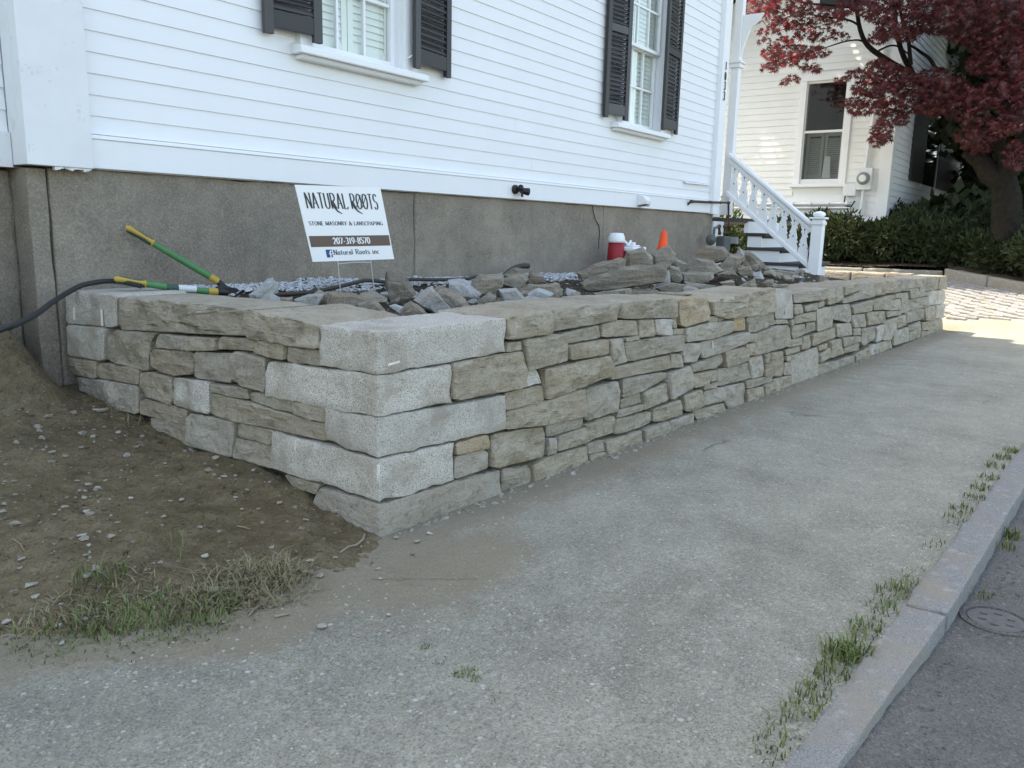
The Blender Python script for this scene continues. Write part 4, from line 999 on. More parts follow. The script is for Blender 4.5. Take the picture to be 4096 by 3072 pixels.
# stroke letters on a box 1 high; each entry: width, strokes (polylines)
GL.update({
 'N': (.62, [[(.08,0),(.08,1)], [(.08,1),(.54,0)], [(.54,0),(.54,1)]]), 'A': (.62, [[(.05,0),(.30,1)], [(.30,1),(.57,0)], [(.15,.34),(.47,.34)]]),
 'T': (.56, [[(.28,0),(.28,1)], [(.03,1),(.53,1)]]), 'U': (.60, [[(.08,1),(.08,.3)]+arc(.30,.28,.22,.28,180,360)+[(.52,.3),(.52,1)]]),
 'R': (.60, [[(.09,0),(.09,1)], [(.09,1),(.28,1)]+arc(.28,.75,.22,.25,90,-90)+[(.09,.5)], [(.26,.5),(.55,0)]]), 'L': (.50, [[(.09,1),(.09,0)], [(.09,0),(.46,0),(.46,.14)]]),
 'O': (.66, [arc(.33,.5,.27,.5,0,360,20)]), 'S': (.50, [arc(.26,.75,.19,.25,25,270,12)+arc(.25,.25,.2,.25,90,-155,12)]),
 'E': (.52, [[(.09,0),(.09,1)], [(.09,1),(.46,1)], [(.09,.52),(.38,.52)], [(.09,0),(.48,0)]]), 'M': (.78, [[(.09,0),(.09,1)], [(.09,1),(.39,.1)], [(.39,.1),(.69,1)], [(.69,1),(.69,0)]]),
 'Y': (.58, [[(.29,0),(.29,.48)], [(.29,.48),(.04,1)], [(.29,.48),(.54,1)]]), '&': (.68, [[(.62,0),(.2,.62)]+arc(.3,.8,.14,.2,200,-40,10)+[(.12,.35)]+arc(.27,.22,.21,.22,150,340,10)+[(.6,.5)]]),
 'C': (.60, [arc(.33,.5,.27,.5,45,315,16)]), 'P': (.56, [[(.09,0),(.09,1)], [(.09,1),(.27,1)]+arc(.27,.74,.23,.26,90,-90)+[(.09,.48)]]), 'I': (.28, [[(.14,0),(.14,1)]]),
 'G': (.66, [arc(.33,.5,.27,.5,48,350,18)+[(.58,.42)], [(.58,.42),(.58,.06)], [(.4,.44),(.62,.44)]]),
 '2': (.52, [arc(.25,.72,.19,.28,170,-30,10)+[(.07,0),(.46,0)]]), '0': (.54, [arc(.27,.5,.21,.5,0,360,18)]), '7': (.5, [[(.05,.85),(.06,1),(.46,1),(.18,0)]]), '3': (.5, [arc(.24,.75,.18,.25,150,-90,10)+arc(.24,.25,.2,.25,90,-150,10)]),
 '1': (.4, [[(.08,.82),(.2,1),(.2,0)]]), '9': (.52, [arc(.26,.68,.2,.32,0,360,16), [(.46,.68),(.42,.3),(.16,0)]]), '8': (.52, [arc(.26,.76,.17,.24,-90,270,14), arc(.26,.26,.2,.26,90,450,14)]), '5': (.5, [[(.43,1),(.12,1),(.10,.58)]+arc(.24,.3,.2,.3,110,-150,12)]),
 '-': (.38, [[(.06,.4),(.32,.4)]]), ' ': (.34, []),
 'a': (.46, [arc(.22,.2,.17,.2,60,360,12), [(.38,.42),(.38,0)], arc(.22,.44,.16,.18,160,10,6)]), 't': (.34, [[(.15,.82),(.15,.12)]+arc(.25,.12,.1,.12,180,300,5), [(.03,.6),(.3,.6)]]), 'u': (.5, [[(.09,.6),(.09,.18)]+arc(.24,.18,.15,.18,180,330,6), [(.41,.6),(.41,0)]]),
 'r': (.38, [[(.1,0),(.1,.6)], arc(.24,.42,.14,.18,180,50,6)]), 'l': (.24, [[(.12,0),(.12,1)]]), 'o': (.48, [arc(.24,.3,.18,.3,0,360,14)]), 's': (.38, [arc(.19,.45,.13,.15,30,270,8)+arc(.19,.15,.14,.15,90,-150,8)]), 'i': (.24, [[(.12,0),(.12,.6)], [(.12,.8),(.12,.86)]]),
 'n': (.5, [[(.1,0),(.1,.6)], [(.1,.42)]+arc(.25,.42,.15,.18,160,0,6)+[(.4,.42),(.4,0)]]), 'c': (.42, [arc(.23,.3,.17,.3,45,315,12)]),
})
def strokes(m, polys, fr, x, y, s, sx, thick, thin, serif=True, idx=0):
    for pl in polys:
        P = [Vector((x+p[0]*s*sx, y+p[1]*s)) for p in pl]
        L_ = []; Rr = []
        for i, p in enumerate(P):
            a = P[max(0, i-1)]; b = P[min(len(P)-1, i+1)]
            d = (b-a)
            if d.length < 1e-7: d = Vector((0, 1))
            d.normalize(); n = Vector((-d.y, d.x)); w = (thin+(thick-thin)*abs(d.y)**1.5)*s
            L_.append(p+n*w/2); Rr.append(p-n*w/2)
        vs = [fr(v) for v in L_+Rr]; k = len(P)
        m.add(vs, [(i, k+i, k+i+1, i+1) for i in range(k-1)], idx)
        if serif:
            for e, nb in ((P[0], P[1]), (P[-1], P[-2])):
                d = (nb-e)
                if d.length > 1e-6 and abs(d.normalized().y) > .8 and (d.length > .3*s):
                    hw = thick*s*.85; hh = thin*s*.5; c = e+Vector((0, hh if d.y > 0 else -hh))
                    m.add([fr(c+Vector(v)) for v in ((-hw, -hh), (hw, -hh), (hw, hh), (-hw, hh))], [(0, 1, 2, 3)], idx)
def text(m, t, fr, x0, x1, y, s, thick=.17, thin=.06, serif=True, idx=0, sp=.05):
    wd = sum(GL[c][0]+sp for c in t)-sp; sx = (x1-x0)/(wd*s); x = x0
    for c in t:
        strokes(m, GL[c][1], fr, x, y, s, sx, thick, thin, serif, idx); x += (GL[c][0]+sp)*s*sx
# house numerals, one piece each, screwed to the right corner board
for ch, (pt, pb) in zip('1033', (((1343, 548), (1343, 618)), ((1335, 640), (1330, 708)), ((1330, 725), (1325, 795)), ((1325, 812), (1320, 885)))):
    a = onY('X', pt, YT-.006); b = onY('X', pb, YT-.006); s = a.z-b.z; m = MB()
    cx = 9.295
    w = GL[ch][0]*s*.95
    for dy in (0.0, .005):
        strokes(m, GL[ch][1], lambda v, dy=dy: Vector((v.x, YT-.003-dy, v.y)), cx-w/2, b.z, s, .95, .15, .11, ch == '1')
    m.build('house_numeral', M['black'], cbr)
fl = onY('V', (300, 185), YS-.07)
t = empty('floodlight', fl, 'small dark bronze twin floodlight fixed to the white board above the foundation', 'floodlight')
m = MB(); m.lathe([(.035, 0), (.035, .02), (.02, .03)], fl+Vector((-.03, .048, .01)), 14, axis=(0, -1, 0)); m.build('base', M['steel'], t)
m = MB(); m.lathe([(.016, -.03), (.024, -.01), (.030, .04), (.028, .042)], fl+Vector((.035, 0, 0)), 12, axis=(.8, -.5, -.1)); m.build('lamp_head', M['steel'], t)
m = MB(); m.lathe([(.014, -.02), (.020, .0), (.022, .03)], fl+Vector((-.02, -.005, .015)), 12, axis=(-.6, -.5, .3)); m.build('lamp_head', M['steel'], t)
m = MB(); m.tube([fl+Vector((-.03, .03, 0)), fl+Vector((0, .0, 0)), fl+Vector((.0, -.01, -.045))], .010, 8); m.build('knuckle', M['steel'], t)
vh = onY('V', (1370, 270), YS-.05)
t = empty('vent_hood', vh, 'small white dryer vent hood on the board above the foundation', 'vent hood')
m = MB(); q = [(-.05, .06), (-.02, .06), (.0, .055)]
m.prism([vh+Vector((-.055, .028, -.05)), vh+Vector((-.055, .028, .055)), vh+Vector((-.055, -.03, .045)), vh+Vector((-.055, -.075, 0)), vh+Vector((-.055, -.07, -.035))], (.11, 0, 0)); m.build('hood', M['plastic'], t, .004)
m = MB(); m.box(vh+Vector((-.045, -.06, -.055)), vh+Vector((.045, .02, -.045))); m.build('flap', M['grey'], t)

# porch on the right flank of the house
colp = onY('.', (2922, 600), 3.95)
pc = MB(); cx = colp.x; cy = 3.95; hw = .05
pc.box((cx-hw, cy-hw, 1.225), (cx+hw, cy+hw, 2.98)); pc.box((cx-hw-.012, cy-hw-.012, 1.2245), (cx+hw+.012, cy+hw+.012, 1.36)); pc.box((cx-hw-.02, cy-hw-.02, 2.98), (cx+hw+.02, cy+hw+.02, 3.03)); pc.box((cx-hw-.035, cy-hw-.035, 3.03), (cx+hw+.035, cy+hw+.035, 3.06)); pc.box((cx-hw, cy-hw, 3.06), (cx+hw, cy+hw, 4.75))
pc.build('porch_column', M['trim'], house, .006)
m = MB()
brk = [(cx+hw, 3.10), (cx+hw, 3.58), (cx+.20, 3.58), (cx+.18, 3.53), (cx+.13, 3.46), (cx+.10, 3.38), (cx+.075, 3.24)]
m.prism([(x, cy-.02, z) for x, z in brk], (0, .04, 0)); brk2 = [(cy-hw, 3.10), (cy-hw, 3.58), (cy-.30, 3.58), (cy-.25, 3.50), (cy-.15, 3.42), (cy-.09, 3.26)]
m.prism([(cx-.02, y, z) for y, z in brk2], (.04, 0, 0)); m.build('porch_bracket', M['trim'], house, .004)
boxo('porch_floor', (9.81, 3.62, 1.14), (12.6, 6.5, 1.185), M['blackstep'], house)
boxo('porch_skirt', (9.46, 3.86, .62), (9.79, 3.90, 1.14), M['trim'], house)
boxo('porch_skirt', (9.40, 3.85, 1.19), (9.62, 3.93, 1.34), M['trim'], house, .004)
boxo('porch_beam', (9.52, 3.84, 4.75), (10.5, 4.04, 4.95), M['trim'], house)
boxo('porch_roof', (9.52, 3.70, 4.95), (10.6, 7.0, 5.1), M['roof'], house)

# ------------------------------------------------------------------ porch steps with their fretwork rail
XS = 9.93
steps = empty('porch_steps', (XS+.6, 3.0, .5), 'porch steps with white risers and black treads beside a white fretwork rail', 'steps')
nos = [(3.609, 1.185), (3.375, 1.010), (3.147, .839), (2.906, .667)]
prev = None
for k, (y, z) in enumerate(nos):
    zlow = nos[k+1][1] if k+1 < len(nos) else .46
    m = MB(); m.box((XS-.02, y, z-.036), (XS+1.2, 3.615 if k else 3.6195, z)); m.build('tread', M['blackstep'], steps, .006)
    m = MB(); m.prism([(XS, y+.012, z-.0365), (XS, y+.045, z-.0365), (XS, y+.045, z-.062), (XS, y+.035, z-.06), (XS, y+.018, z-.048)], (1.18, 0, 0)); m.build('cove', M['blackstep'], steps)
    m = MB(); m.box((XS+.004, y+.046, zlow+.0005), (XS+1.17, 3.60+k*.002, z-.037)); m.build('riser', M['trim'], steps, .003)
def railpt(y, a, b):
    t = (y-a[0])/(b[0]-a[0]); return a[1]+(b[1]-a[1])*t
T0, T1 = (3.91, 1.983), (2.80, 1.118); B0, B1 = (3.908, 1.495), (2.80, .611)
def railbox(x0, x1, off0, off1, a, b, y0, y1, name, bev=.006):
    m = MB(); m.hexa([(x0, y0, railpt(y0, a, b)+off0), (x1, y0, railpt(y0, a, b)+off0), (x1, y1, railpt(y1, a, b)+off0), (x0, y1, railpt(y1, a, b)+off0)],
                     [(x0, y0, railpt(y0, a, b)+off1), (x1, y0, railpt(y0, a, b)+off1), (x1, y1, railpt(y1, a, b)+off1), (x0, y1, railpt(y1, a, b)+off1)]); return m.build(name, M['trim'], steps, bev)
railbox(XS-.05, XS+.05, -.055, .0, T0, T1, 2.83, 3.90, 'handrail', .012)
railbox(XS-.02, XS+.02, -.12, -.056, T0, T1, 2.83, 3.90, 'rail_board')
railbox(XS-.035, XS+.035, -.03, .03, B0, B1, 2.83, 3.90, 'bottom_rail')
prof = [(0, .93), (.06, .93), (.16, .88), (.24, .74), (.28, .62), (.31, .80), (.35, .84), (.385, .66), (.41, .58), (.435, .74), (.47, .70), (.56, .52), (.64, .42), (.70, .40), (.735, .56), (.775, .66), (.81, .50), (.835, .44), (.86, .60), (.90, .66), (.93, .82), (1, .95)]
nb = 8; pit = (3.885-2.85)/nb
for k in range(nb):
    yc = 2.85+pit*(k+.5)
    def zt(y): return railpt(y, T0, T1)-.11
    def zb(y): return railpt(y, B0, B1)+.028
    pts = []
    for t, w in prof: y = yc+pit*.5*w; pts.append(Vector((XS-.011, y, zb(y)+(zt(y)-zb(y))*t)))
    for t, w in reversed(prof): y = yc-pit*.5*w; pts.append(Vector((XS-.011, y, zb(y)+(zt(y)-zb(y))*t)))
    m = MB(); n = len(prof)
    # walls
    for sx in (0, .022):
        vs = [p+Vector((sx, 0, 0)) for p in pts]; m.add(vs, [((i, i+1, 2*n-2-i, 2*n-1-i) if sx else (2*n-1-i, 2*n-2-i, i+1, i)) for i in range(n-1)])
    vs = pts+[p+Vector((.022, 0, 0)) for p in pts]; m.add(vs, [(i, (i+1) % (2*n), 2*n+(i+1) % (2*n), 2*n+i) for i in range(2*n)])
    ba = m.build('baluster', M['trim'], steps)
    zc = (zb(yc)+zt(yc))/2; hh = (zt(yc)-zb(yc))
    m = MB()
    for dz, s in ((.80, .006), (.42, .010)):
        c = Vector((XS-.0125, yc, zb(yc)+hh*dz)); m.add([c+Vector((0, s, 0)), c+Vector((0, 0, s)), c+Vector((0, -s, 0)), c+Vector((0, 0, -s))], [(0, 1, 2, 3)])
    c = Vector((XS-.0125, yc, zb(yc)+hh*.90)); m.add([c+Vector((0, s_[0], s_[1])) for s_ in ((-.010, .004), (-.010, .012), (.010, .012), (.010, .004))], [(0, 1, 2, 3)]); m.add([c+Vector((0, s_[0], s_[1])) for s_ in ((-.004, -.016), (-.004, .004), (.004, .004), (.004, -.016))], [(0, 1, 2, 3)])
    m.build('fret_hole', M['dark'], ba)
nw = empty('newel_post', (0, 0, 0), None, None); nw.parent = steps; nw.location = -steps.location
ny = 2.765; w = .0625
boxo('post_shaft', (XS-w, ny-w, .50), (XS+w, ny+w, 1.185), M['trim'], nw, .006)
m = MB(); m.box((XS-w-.012, ny-w-.012, 1.12), (XS+w+.012, ny+w+.012, 1.16)); m.box((XS-w-.026, ny-w-.026, 1.186), (XS+w+.026, ny+w+.026, 1.208)); m.build('post_cap', M['trim'], nw, .005)
m = MB(); m.lathe([(w*.75, 1.2085), (w*1.05, 1.222), (w*1.15, 1.24), (w*1.05, 1.256), (w*.6, 1.272), (.005, 1.278)], (XS, ny, 0), 16); m.build('post_cap', M['trim'], nw)

# ------------------------------------------------------------------ gas meter by the corner
yg = 3.70
def gp(p, y=yg): return onY('S', p, y)
t = empty('gas_meter', gp((800, 1180)), 'grey gas meter and rusty pipes at the house corner behind the rubble', 'gas meter')
a = gp((460, 708), 3.76); b = gp((868, 722), 3.76)
m = MB(); m.tube([a+Vector((0, .05, -.035)), a, a.lerp(b, .5), b, Vector((b.x, 3.74, gp((860, 960), 3.74).z))], .013, 10); m.build('supply_pipe', M['iron'], t)
m = MB(); m.tube([a+Vector((-.02, 0, 0)), a+Vector((.03, 0, 0))], .018, 10); m.tube([b+Vector((-.03, 0, 0)), b+Vector((.02, 0, 0))], .018, 10); c2 = a.lerp(b, .48); m.tube([c2+Vector((-.03, 0, 0)), c2+Vector((.03, 0, 0))], .0175, 10); m.build('pipe_fitting', M['iron'], t)
P1, P2, P3 = gp((885, 985)), gp((830, 985)), gp((765, 985))
m = MB(); m.lathe([(.018, -.03), (.024, -.01), (.024, .01), (.018, .03)], P1, 10, axis=(1, 0, 0)); m.lathe([(.018, -.035), (.026, -.012), (.026, .012), (.018, .035)], P2, 10, axis=(1, .3, 0)); m.lathe([(.016, -.03), (.024, -.01), (.024, .01), (.016, .03)], P3, 10, axis=(1, 0, .3)); m.build('pipe_fitting', M['iron'], t)
q1, q2 = gp((770, 1060)), gp((825, 1060))
m = MB(); m.tube([P3, q1], .015, 10); m.tube([P2, q2], .015, 10); m.lathe([(.015, -.02), (.022, 0), (.015, .02)], q1, 10); m.lathe([(.015, -.02), (.022, 0), (.015, .02)], q2, 10); m.build('riser_pipe', M['iron'], t)
g0 = gp((675, 1130)); m = MB(); m.tube([P3, P3.lerp(gp((715, 1000)), 1), gp((705, 1080)), g0], .014, 10); m.build('bent_pipe', M['grey'], t)
m = MB(); m.lathe([(.02, -.045), (.03, -.022), (.058, -.016), (.062, -.006), (.062, .006), (.058, .016), (.03, .022), (.018, .04)], g0, 18, axis=(-.75, -.66, 0)); m.build('regulator', M['grey'], t)
c = gp((815, 1170)); m = MB(); m.box(c+Vector((-.11, -.06, -.11)), c+Vector((.075, .06, .085))); m.build('meter_body', M['grey'], t, .02)
c = gp((925, 1140)); m = MB(); m.box(c+Vector((-.045, -.05, -.04)), c+Vector((.035, .03, .04))); m.build('dial_box', M['greyl'], t, .006)
m = MB(); c = gp((885, 1260)); m.tube([c, c+Vector((0, 0, -.12))], .012, 8); m.build('riser_pipe', M['iron'], t)

# ------------------------------------------------------------------ loose rubble heaped behind the wall, every stone its own object
def rock(z, poly, y0, mat, label, thick=None, up=.0, seed=None, shrink=(.80, .84)):
    """a broken stone: its outline stands in an upright plane through y0, real thickness in front and behind"""
    rr = random.Random(hash((z, poly[0], poly[1])) % 99991 if seed is None else seed)
    cxp = sum(p[0] for p in poly)/len(poly); cyp = sum(p[1] for p in poly)/len(poly)
    c = onY(z, (cxp, cyp), y0)
    n = Vector((CAM.x-c.x, CAM.y-c.y, 0)).normalized()
    P = [c+(on_plane(z, p, c, n)-c)*(1.16 if z == 'K' and cxp > 1400 else 1.07) for p in poly]
    ax = Vector((-n.y, n.x, 0))
    w = max((p-c).dot(ax) for p in P)-min((p-c).dot(ax) for p in P); h = max(p.z for p in P)-min(p.z for p in P)
    t = thick or max(.06, min(w, h)*rr.uniform(.8, 1.1)+.15*max(w, h))
    sh = ax*rr.uniform(-.10, .10)*w; lift = rr.uniform(-.02, .16)*h
    pts = list(P)
    for p in P:
        pts.append(c+(p-c)*shrink[0]*rr.uniform(.92, 1.06)+n*t*rr.uniform(.36, .46)+sh+Vector((0, 0, -lift)))
        pts.append(c+(p-c)*shrink[1]*rr.uniform(.9, 1.05)-n*t*rr.uniform(.45, .6)+Vector((0, 0, -.05*h)))
    me = hull_rock([p-c for p in pts], 'rubble_stone', M[mat])
    bm = bmesh.new(); bm.from_mesh(me)
    bmesh.ops.subdivide_edges(bm, edges=bm.edges[:], cuts=2, use_grid_fill=True)
    sz_ = min(w, h); sv = Vector((rr.uniform(-40, 40), rr.uniform(-40, 40), rr.uniform(-40, 40)))
    for v in bm.verts:
        q = v.co/max(.05, sz_)
        v.co += v.normal*sz_*(.06*noise.noise(q*2.2+sv)+.05*noise.noise(q*5+sv)-.01)
    bm.to_mesh(me); bm.free()
    me.polygons.foreach_set('use_smooth', [True]*len(me.polygons)); me.set_sharp_from_angle(angle=R(17))
    o = link('rubble_stone', me); o.location = c
    return tag(o, label, 'rubble stone', 'loose rubble stones heaped in the bed behind the wall')
import zlib
_h = hash
def hash(v): return zlib.crc32(repr(v).encode())
for r_ in (
 # left heap
 ('C', [(0,175),(130,60),(200,25),(255,95),(240,150),(90,225),(30,230)], 3.0, 'rockpale', 'pale granite lump tilted on top at the left end of the heap'),
 ('C', [(60,240),(185,155),(260,200),(300,275),(180,280),(60,270)], 2.85, 'rockpale', 'pale grey stone just below the tilted granite lump'),
 ('C', [(270,200),(375,195),(380,280),(300,285)], 2.75, 'rock', 'small dark squarish stone right of the tilted granite lump'),
 ('C', [(390,215),(520,170),(660,165),(610,250),(590,290),(400,290)], 2.75, 'rockpale', 'pale rough stone left of the legs of the yard sign'),
 ('C', [(640,230),(700,150),(900,160),(1060,205),(960,245),(830,290),(640,290)], 2.70, 'rock', 'flat brown slab under the legs of the yard sign'),
 ('C', [(960,250),(1090,205),(1180,290),(1200,330),(1080,330),(960,310)], 2.55, 'rock', 'brown wedge stone in front of the right leg of the yard sign'),
 ('Q', [(1190,1170),(1212,1160),(1420,1215),(1535,1400),(1400,1565),(1245,1505),(1195,1380)], 2.85, 'rock', 'big upright brown boulder right of the yard sign'),
 ('C', [(1330,340),(1360,270),(1420,225),(1500,270),(1570,345),(1450,375)], 2.35, 'rock', 'small grey peaked stone in front of the upright boulder'),
 ('C', [(1440,225),(1580,110),(1620,120),(1640,210),(1810,340),(1640,355),(1550,300)], 2.5, 'rockpale', 'long pale slab leaning right of the upright boulder'),
 ('C', [(1590,150),(1680,90),(1860,170),(1975,290),(1840,325),(1760,305),(1600,190)], 2.55, 'rock', 'dark brown faceted boulder lying on the long pale slab'),
 ('C', [(1760,45),(1900,40),(2035,165),(2025,200),(1985,285),(1890,200),(1770,110)], 2.75, 'rockpale', 'long grey block pointing down to the right above the dark brown boulder'),
 ('D', [(190,70),(260,0),(465,0),(470,75),(400,150),(270,150)], 2.85, 'rock', 'tan block with flat top near the middle of the heap'),
 ('D', [(240,230),(350,155),(405,190),(400,270),(330,280),(250,265)], 2.5, 'rock', 'rounded brown stone below the tan flat topped block'),
 ('D', [(435,130),(580,115),(665,205),(580,255),(470,230)], 2.45, 'rockpale', 'bluish white flat topped stone in the front of the heap'),
 ('D', [(455,255),(510,222),(610,300),(540,310),(470,300)], 2.25, 'rock', 'small brown stone in front of the bluish white stone'),
 ('D', [(590,255),(680,185),(820,205),(840,255),(640,305)], 2.32, 'rockpale', 'pale flat slab right of the bluish white stone'),
 ('D', [(620,130),(700,85),(950,75),(990,130),(985,180),(870,250),(780,140)], 2.65, 'rock', 'grey block with pale broken edge behind the pale flat slab'),
 ('D', [(690,160),(780,118),(920,160),(885,250),(800,205)], 2.5, 'rockpale', 'grey squared stone leaning on the block with the pale broken edge'),
 ('D', [(460,30),(560,0),(680,0),(690,40),(640,125),(600,105),(480,80)], 2.95, 'rock', 'grey brown stone behind the bluish white stone'),
 ('V', [(140,930),(230,868),(300,875),(355,945),(300,1040),(190,1000)], 3.1, 'rock', 'upright grey stone at the back of the heap near the white gravel'),
 ('V', [(340,980),(380,905),(490,930),(505,970),(430,1010),(350,1010)], 3.12, 'rock', 'pale grey stone leaning by the white gravel'),
 ('D', [(890,250),(950,175),(1045,250)], 2.4, 'rock', 'small grey triangular stone at the right end of the left heap'),
 ('C', [(1240,270),(1290,260),(1360,285),(1330,335)], 2.3, 'rockpale', 'thin pale chip of stone tucked under the upright boulder'),
 ('C', [(1120,320),(1190,318),(1270,345),(1260,370),(1150,345)], 2.25, 'rock', 'thin dark slab end beside the granite corner block'),
 ('D', [(205,285),(330,270),(440,290),(430,310),(220,310)], 2.15, 'rock', 'low flat stone right behind the cap of the wall'),
 # right heap
 ('K', [(580,350),(700,290),(880,240),(925,250),(905,320),(740,370),(590,400)], 2.95, 'rock', 'long brown slab tipped up to the right below the red cooler'),
 ('K', [(615,430),(660,395),(920,310),(1190,285),(1210,340),(1190,420),(900,470),(650,490),(615,465)], 2.65, 'rock', 'longest slab of the heap, grey brown with a pale scratch'),
 ('K', [(700,500),(760,490),(960,465),(975,535),(900,560),(800,545)], 2.35, 'rock', 'tan broken stone under the left half of the longest slab'),
 ('K', [(960,465),(1140,475),(1180,495),(1150,540),(980,555)], 2.45, 'rock', 'dark low slab under the right half of the longest slab'),
 ('K', [(935,195),(1050,165),(1120,235),(1120,280),(930,315),(920,240)], 3.05, 'rock', 'big pale brown block in front of the lunch cooler'),
 ('K', [(1125,215),(1240,145),(1295,210),(1280,260),(1210,330),(1130,285)], 3.05, 'rock', 'grey peaked block in front of the orange cone'),
 ('K', [(1215,305),(1290,240),(1385,290),(1350,350),(1290,330)], 3.0, 'rock', 'brown stone right of the grey peaked block'),
 ('K', [(1250,300),(1320,315),(1350,400),(1330,430),(1260,415),(1230,340)], 2.85, 'rock', 'narrow upright grey stone right of the longest slab'),
 ('K', [(1140,460),(1200,360),(1245,335),(1260,440),(1200,470)], 2.6, 'rockpale', 'pale triangular stone against the right end of the longest slab'),
 ('K', [(1150,465),(1270,425),(1370,440),(1365,500),(1180,500)], 2.45, 'rock', 'flat grey slab right below the pale triangular stone'),
 ('K', [(1370,340),(1385,285),(1460,250),(1560,265),(1632,330),(1560,370),(1480,360)], 2.95, 'rock', 'broad grey stone in the middle of the right heap'),
 ('K', [(1340,350),(1560,350),(1565,390),(1490,425),(1350,405)], 2.7, 'rock', 'long grey block below the broad grey stone'),
 ('K', [(1370,420),(1575,450),(1560,495),(1440,515),(1380,495)], 2.5, 'rock', 'dark grey slab with a sloping face just behind the wall'),
 ('K', [(1420,215),(1520,160),(1640,165),(1695,240),(1600,275),(1530,275),(1450,230)], 3.15, 'rock', 'rusty brown stone topping the right heap by the gas meter'),
 ('K', [(1620,315),(1700,220),(1790,240),(1745,330),(1690,375),(1640,355)], 2.95, 'rock', 'dark brown stone below the pointed pale stone'),
 ('K', [(1735,225),(1765,165),(1800,215),(1795,255)], 3.0, 'rockpale', 'small pointed pale stone standing upright near the steps'),
 ('K', [(1790,190),(1850,200),(1945,290),(1940,340),(1860,335),(1790,265)], 3.05, 'rock', 'large brown boulder sloping down to the right before the steps'),
 ('K', [(1755,325),(1840,305),(1870,400),(1830,425),(1750,355)], 2.75, 'rock', 'rough brown stone below the large sloping boulder'),
 ('K', [(1870,360),(1920,350),(1970,440),(1930,452),(1880,425)], 2.55, 'rockpale', 'narrow pale stone leaning left at the right end of the heap'),
 ('K', [(1710,478),(1870,400),(1885,462),(1800,480)], 2.2, 'rock', 'pale wedge stone poking up behind the wall cap'),
 ('K', [(1560,400),(1640,365),(1760,385),(1790,470),(1560,475)], 2.55, 'bed', 'dark crumbly clod of earth and rubble between the stones'),
 ('K', [(1945,345),(2060,335),(2180,350),(2180,385),(2050,385),(1950,375)], 2.6, 'rock', 'low grey slab lying before the bottom step'),
 ('F', [(1650,215),(1700,215),(1705,240),(1655,245)], 2.1, 'rockpale', 'small pale cobble in the right end of the bed'),
 ('F', [(1705,215),(1830,220),(1835,250),(1710,250)], 2.05, 'rock', 'small dark flat stone at the right end of the bed'),
 ('F', [(1890,240),(1930,190),(2050,205),(2120,235),(1980,250)], 1.98, 'rock', 'flat grey offcut lying on the wall cap at its far end'),
 ('F', [(60,370),(100,325),(300,330),(470,345),(380,380),(150,390)], 2.06, 'rock', 'thin flat slab lying behind the orange cap stone'),
 ('F', [(620,345),(740,325),(1220,310),(1230,330),(900,340)], 2.08, 'rock', 'long thin dark slab lying behind the big tan cap stone'),
 ('F', [(1340,250),(1500,235),(1560,250),(1500,270),(1360,275)], 1.98, 'rock', 'thin flat slab behind the upright granite cap stone'),
 ('C', [(820,690),(830,690),(830,700)], 2.2, 'rock', None),
):
    if r_[4] is None: continue
    rock(*r_)

rr = random.Random(91)
for k in range(70):
    if k < 30: x, y = rr.uniform(2.7, 6.1), rr.gauss(2.75, .28)
    else: x, y = rr.uniform(6.2, 8.7), rr.gauss(2.85, .3)
    if y < wy(x)+.35 or y > 3.5: continue
    s = rr.uniform(.035, .085); z = bed_z(x, y)
    pts = [Vector((rr.gauss(0, 1), rr.gauss(0, 1), rr.gauss(0, 1))).normalized() for _ in range(13)]
    me = hull_rock([Vector((v.x*s*rr.uniform(.8, 1.3), v.y*s*rr.uniform(.7, 1.1), v.z*s*rr.uniform(.5, .8))) for v in pts], 'rubble_stone', M[rr.choice(['rock', 'rock', 'rockpale'])])
    o = link('rubble_stone', me); o.location = (x, y, z+s*.25)
    tag(o, 'small broken stone wedged between the larger rubble '+('of the left heap' if k < 30 else 'of the right heap'), 'rubble stone', 'small broken stones between the large rubble, '+('left heap' if k < 30 else 'right heap'))
# ------------------------------------------------------------------ white gravel along the foundation
def f_gravel(rr):
    x = 2.35+rr.random()*4.9; 
    wd = .30+.14*noise.noise((x*1.7, 0, 3)); 
    if 5.9 < x < 7.2: wd += .16
    y = 3.82-abs(rr.gauss(0, .5))*wd
    if y < 3.0: return None
    return x, y, bed_z(x, y)+.010+.03*rr.random()*max(0, 1-(3.82-y)/.3), .007+.014*rr.random()**1.5
scatter('white_gravel', 7000, f_gravel, M['gravel'], 'white crushed gravel strip along the foot of the foundation', 'gravel', 31)
def f_bed(rr):
    x = rr.uniform(2.1, 11.5); y = rr.uniform(wy(x)+.18, 3.7)
    return x, y, bed_z(x, y), .004+.03*rr.random()**4
scatter('bed_rubble', 1500, f_bed, M['rock'] if False else M['chip'], 'small broken stone crumbs over the soil of the bed', 'rubble', 32)

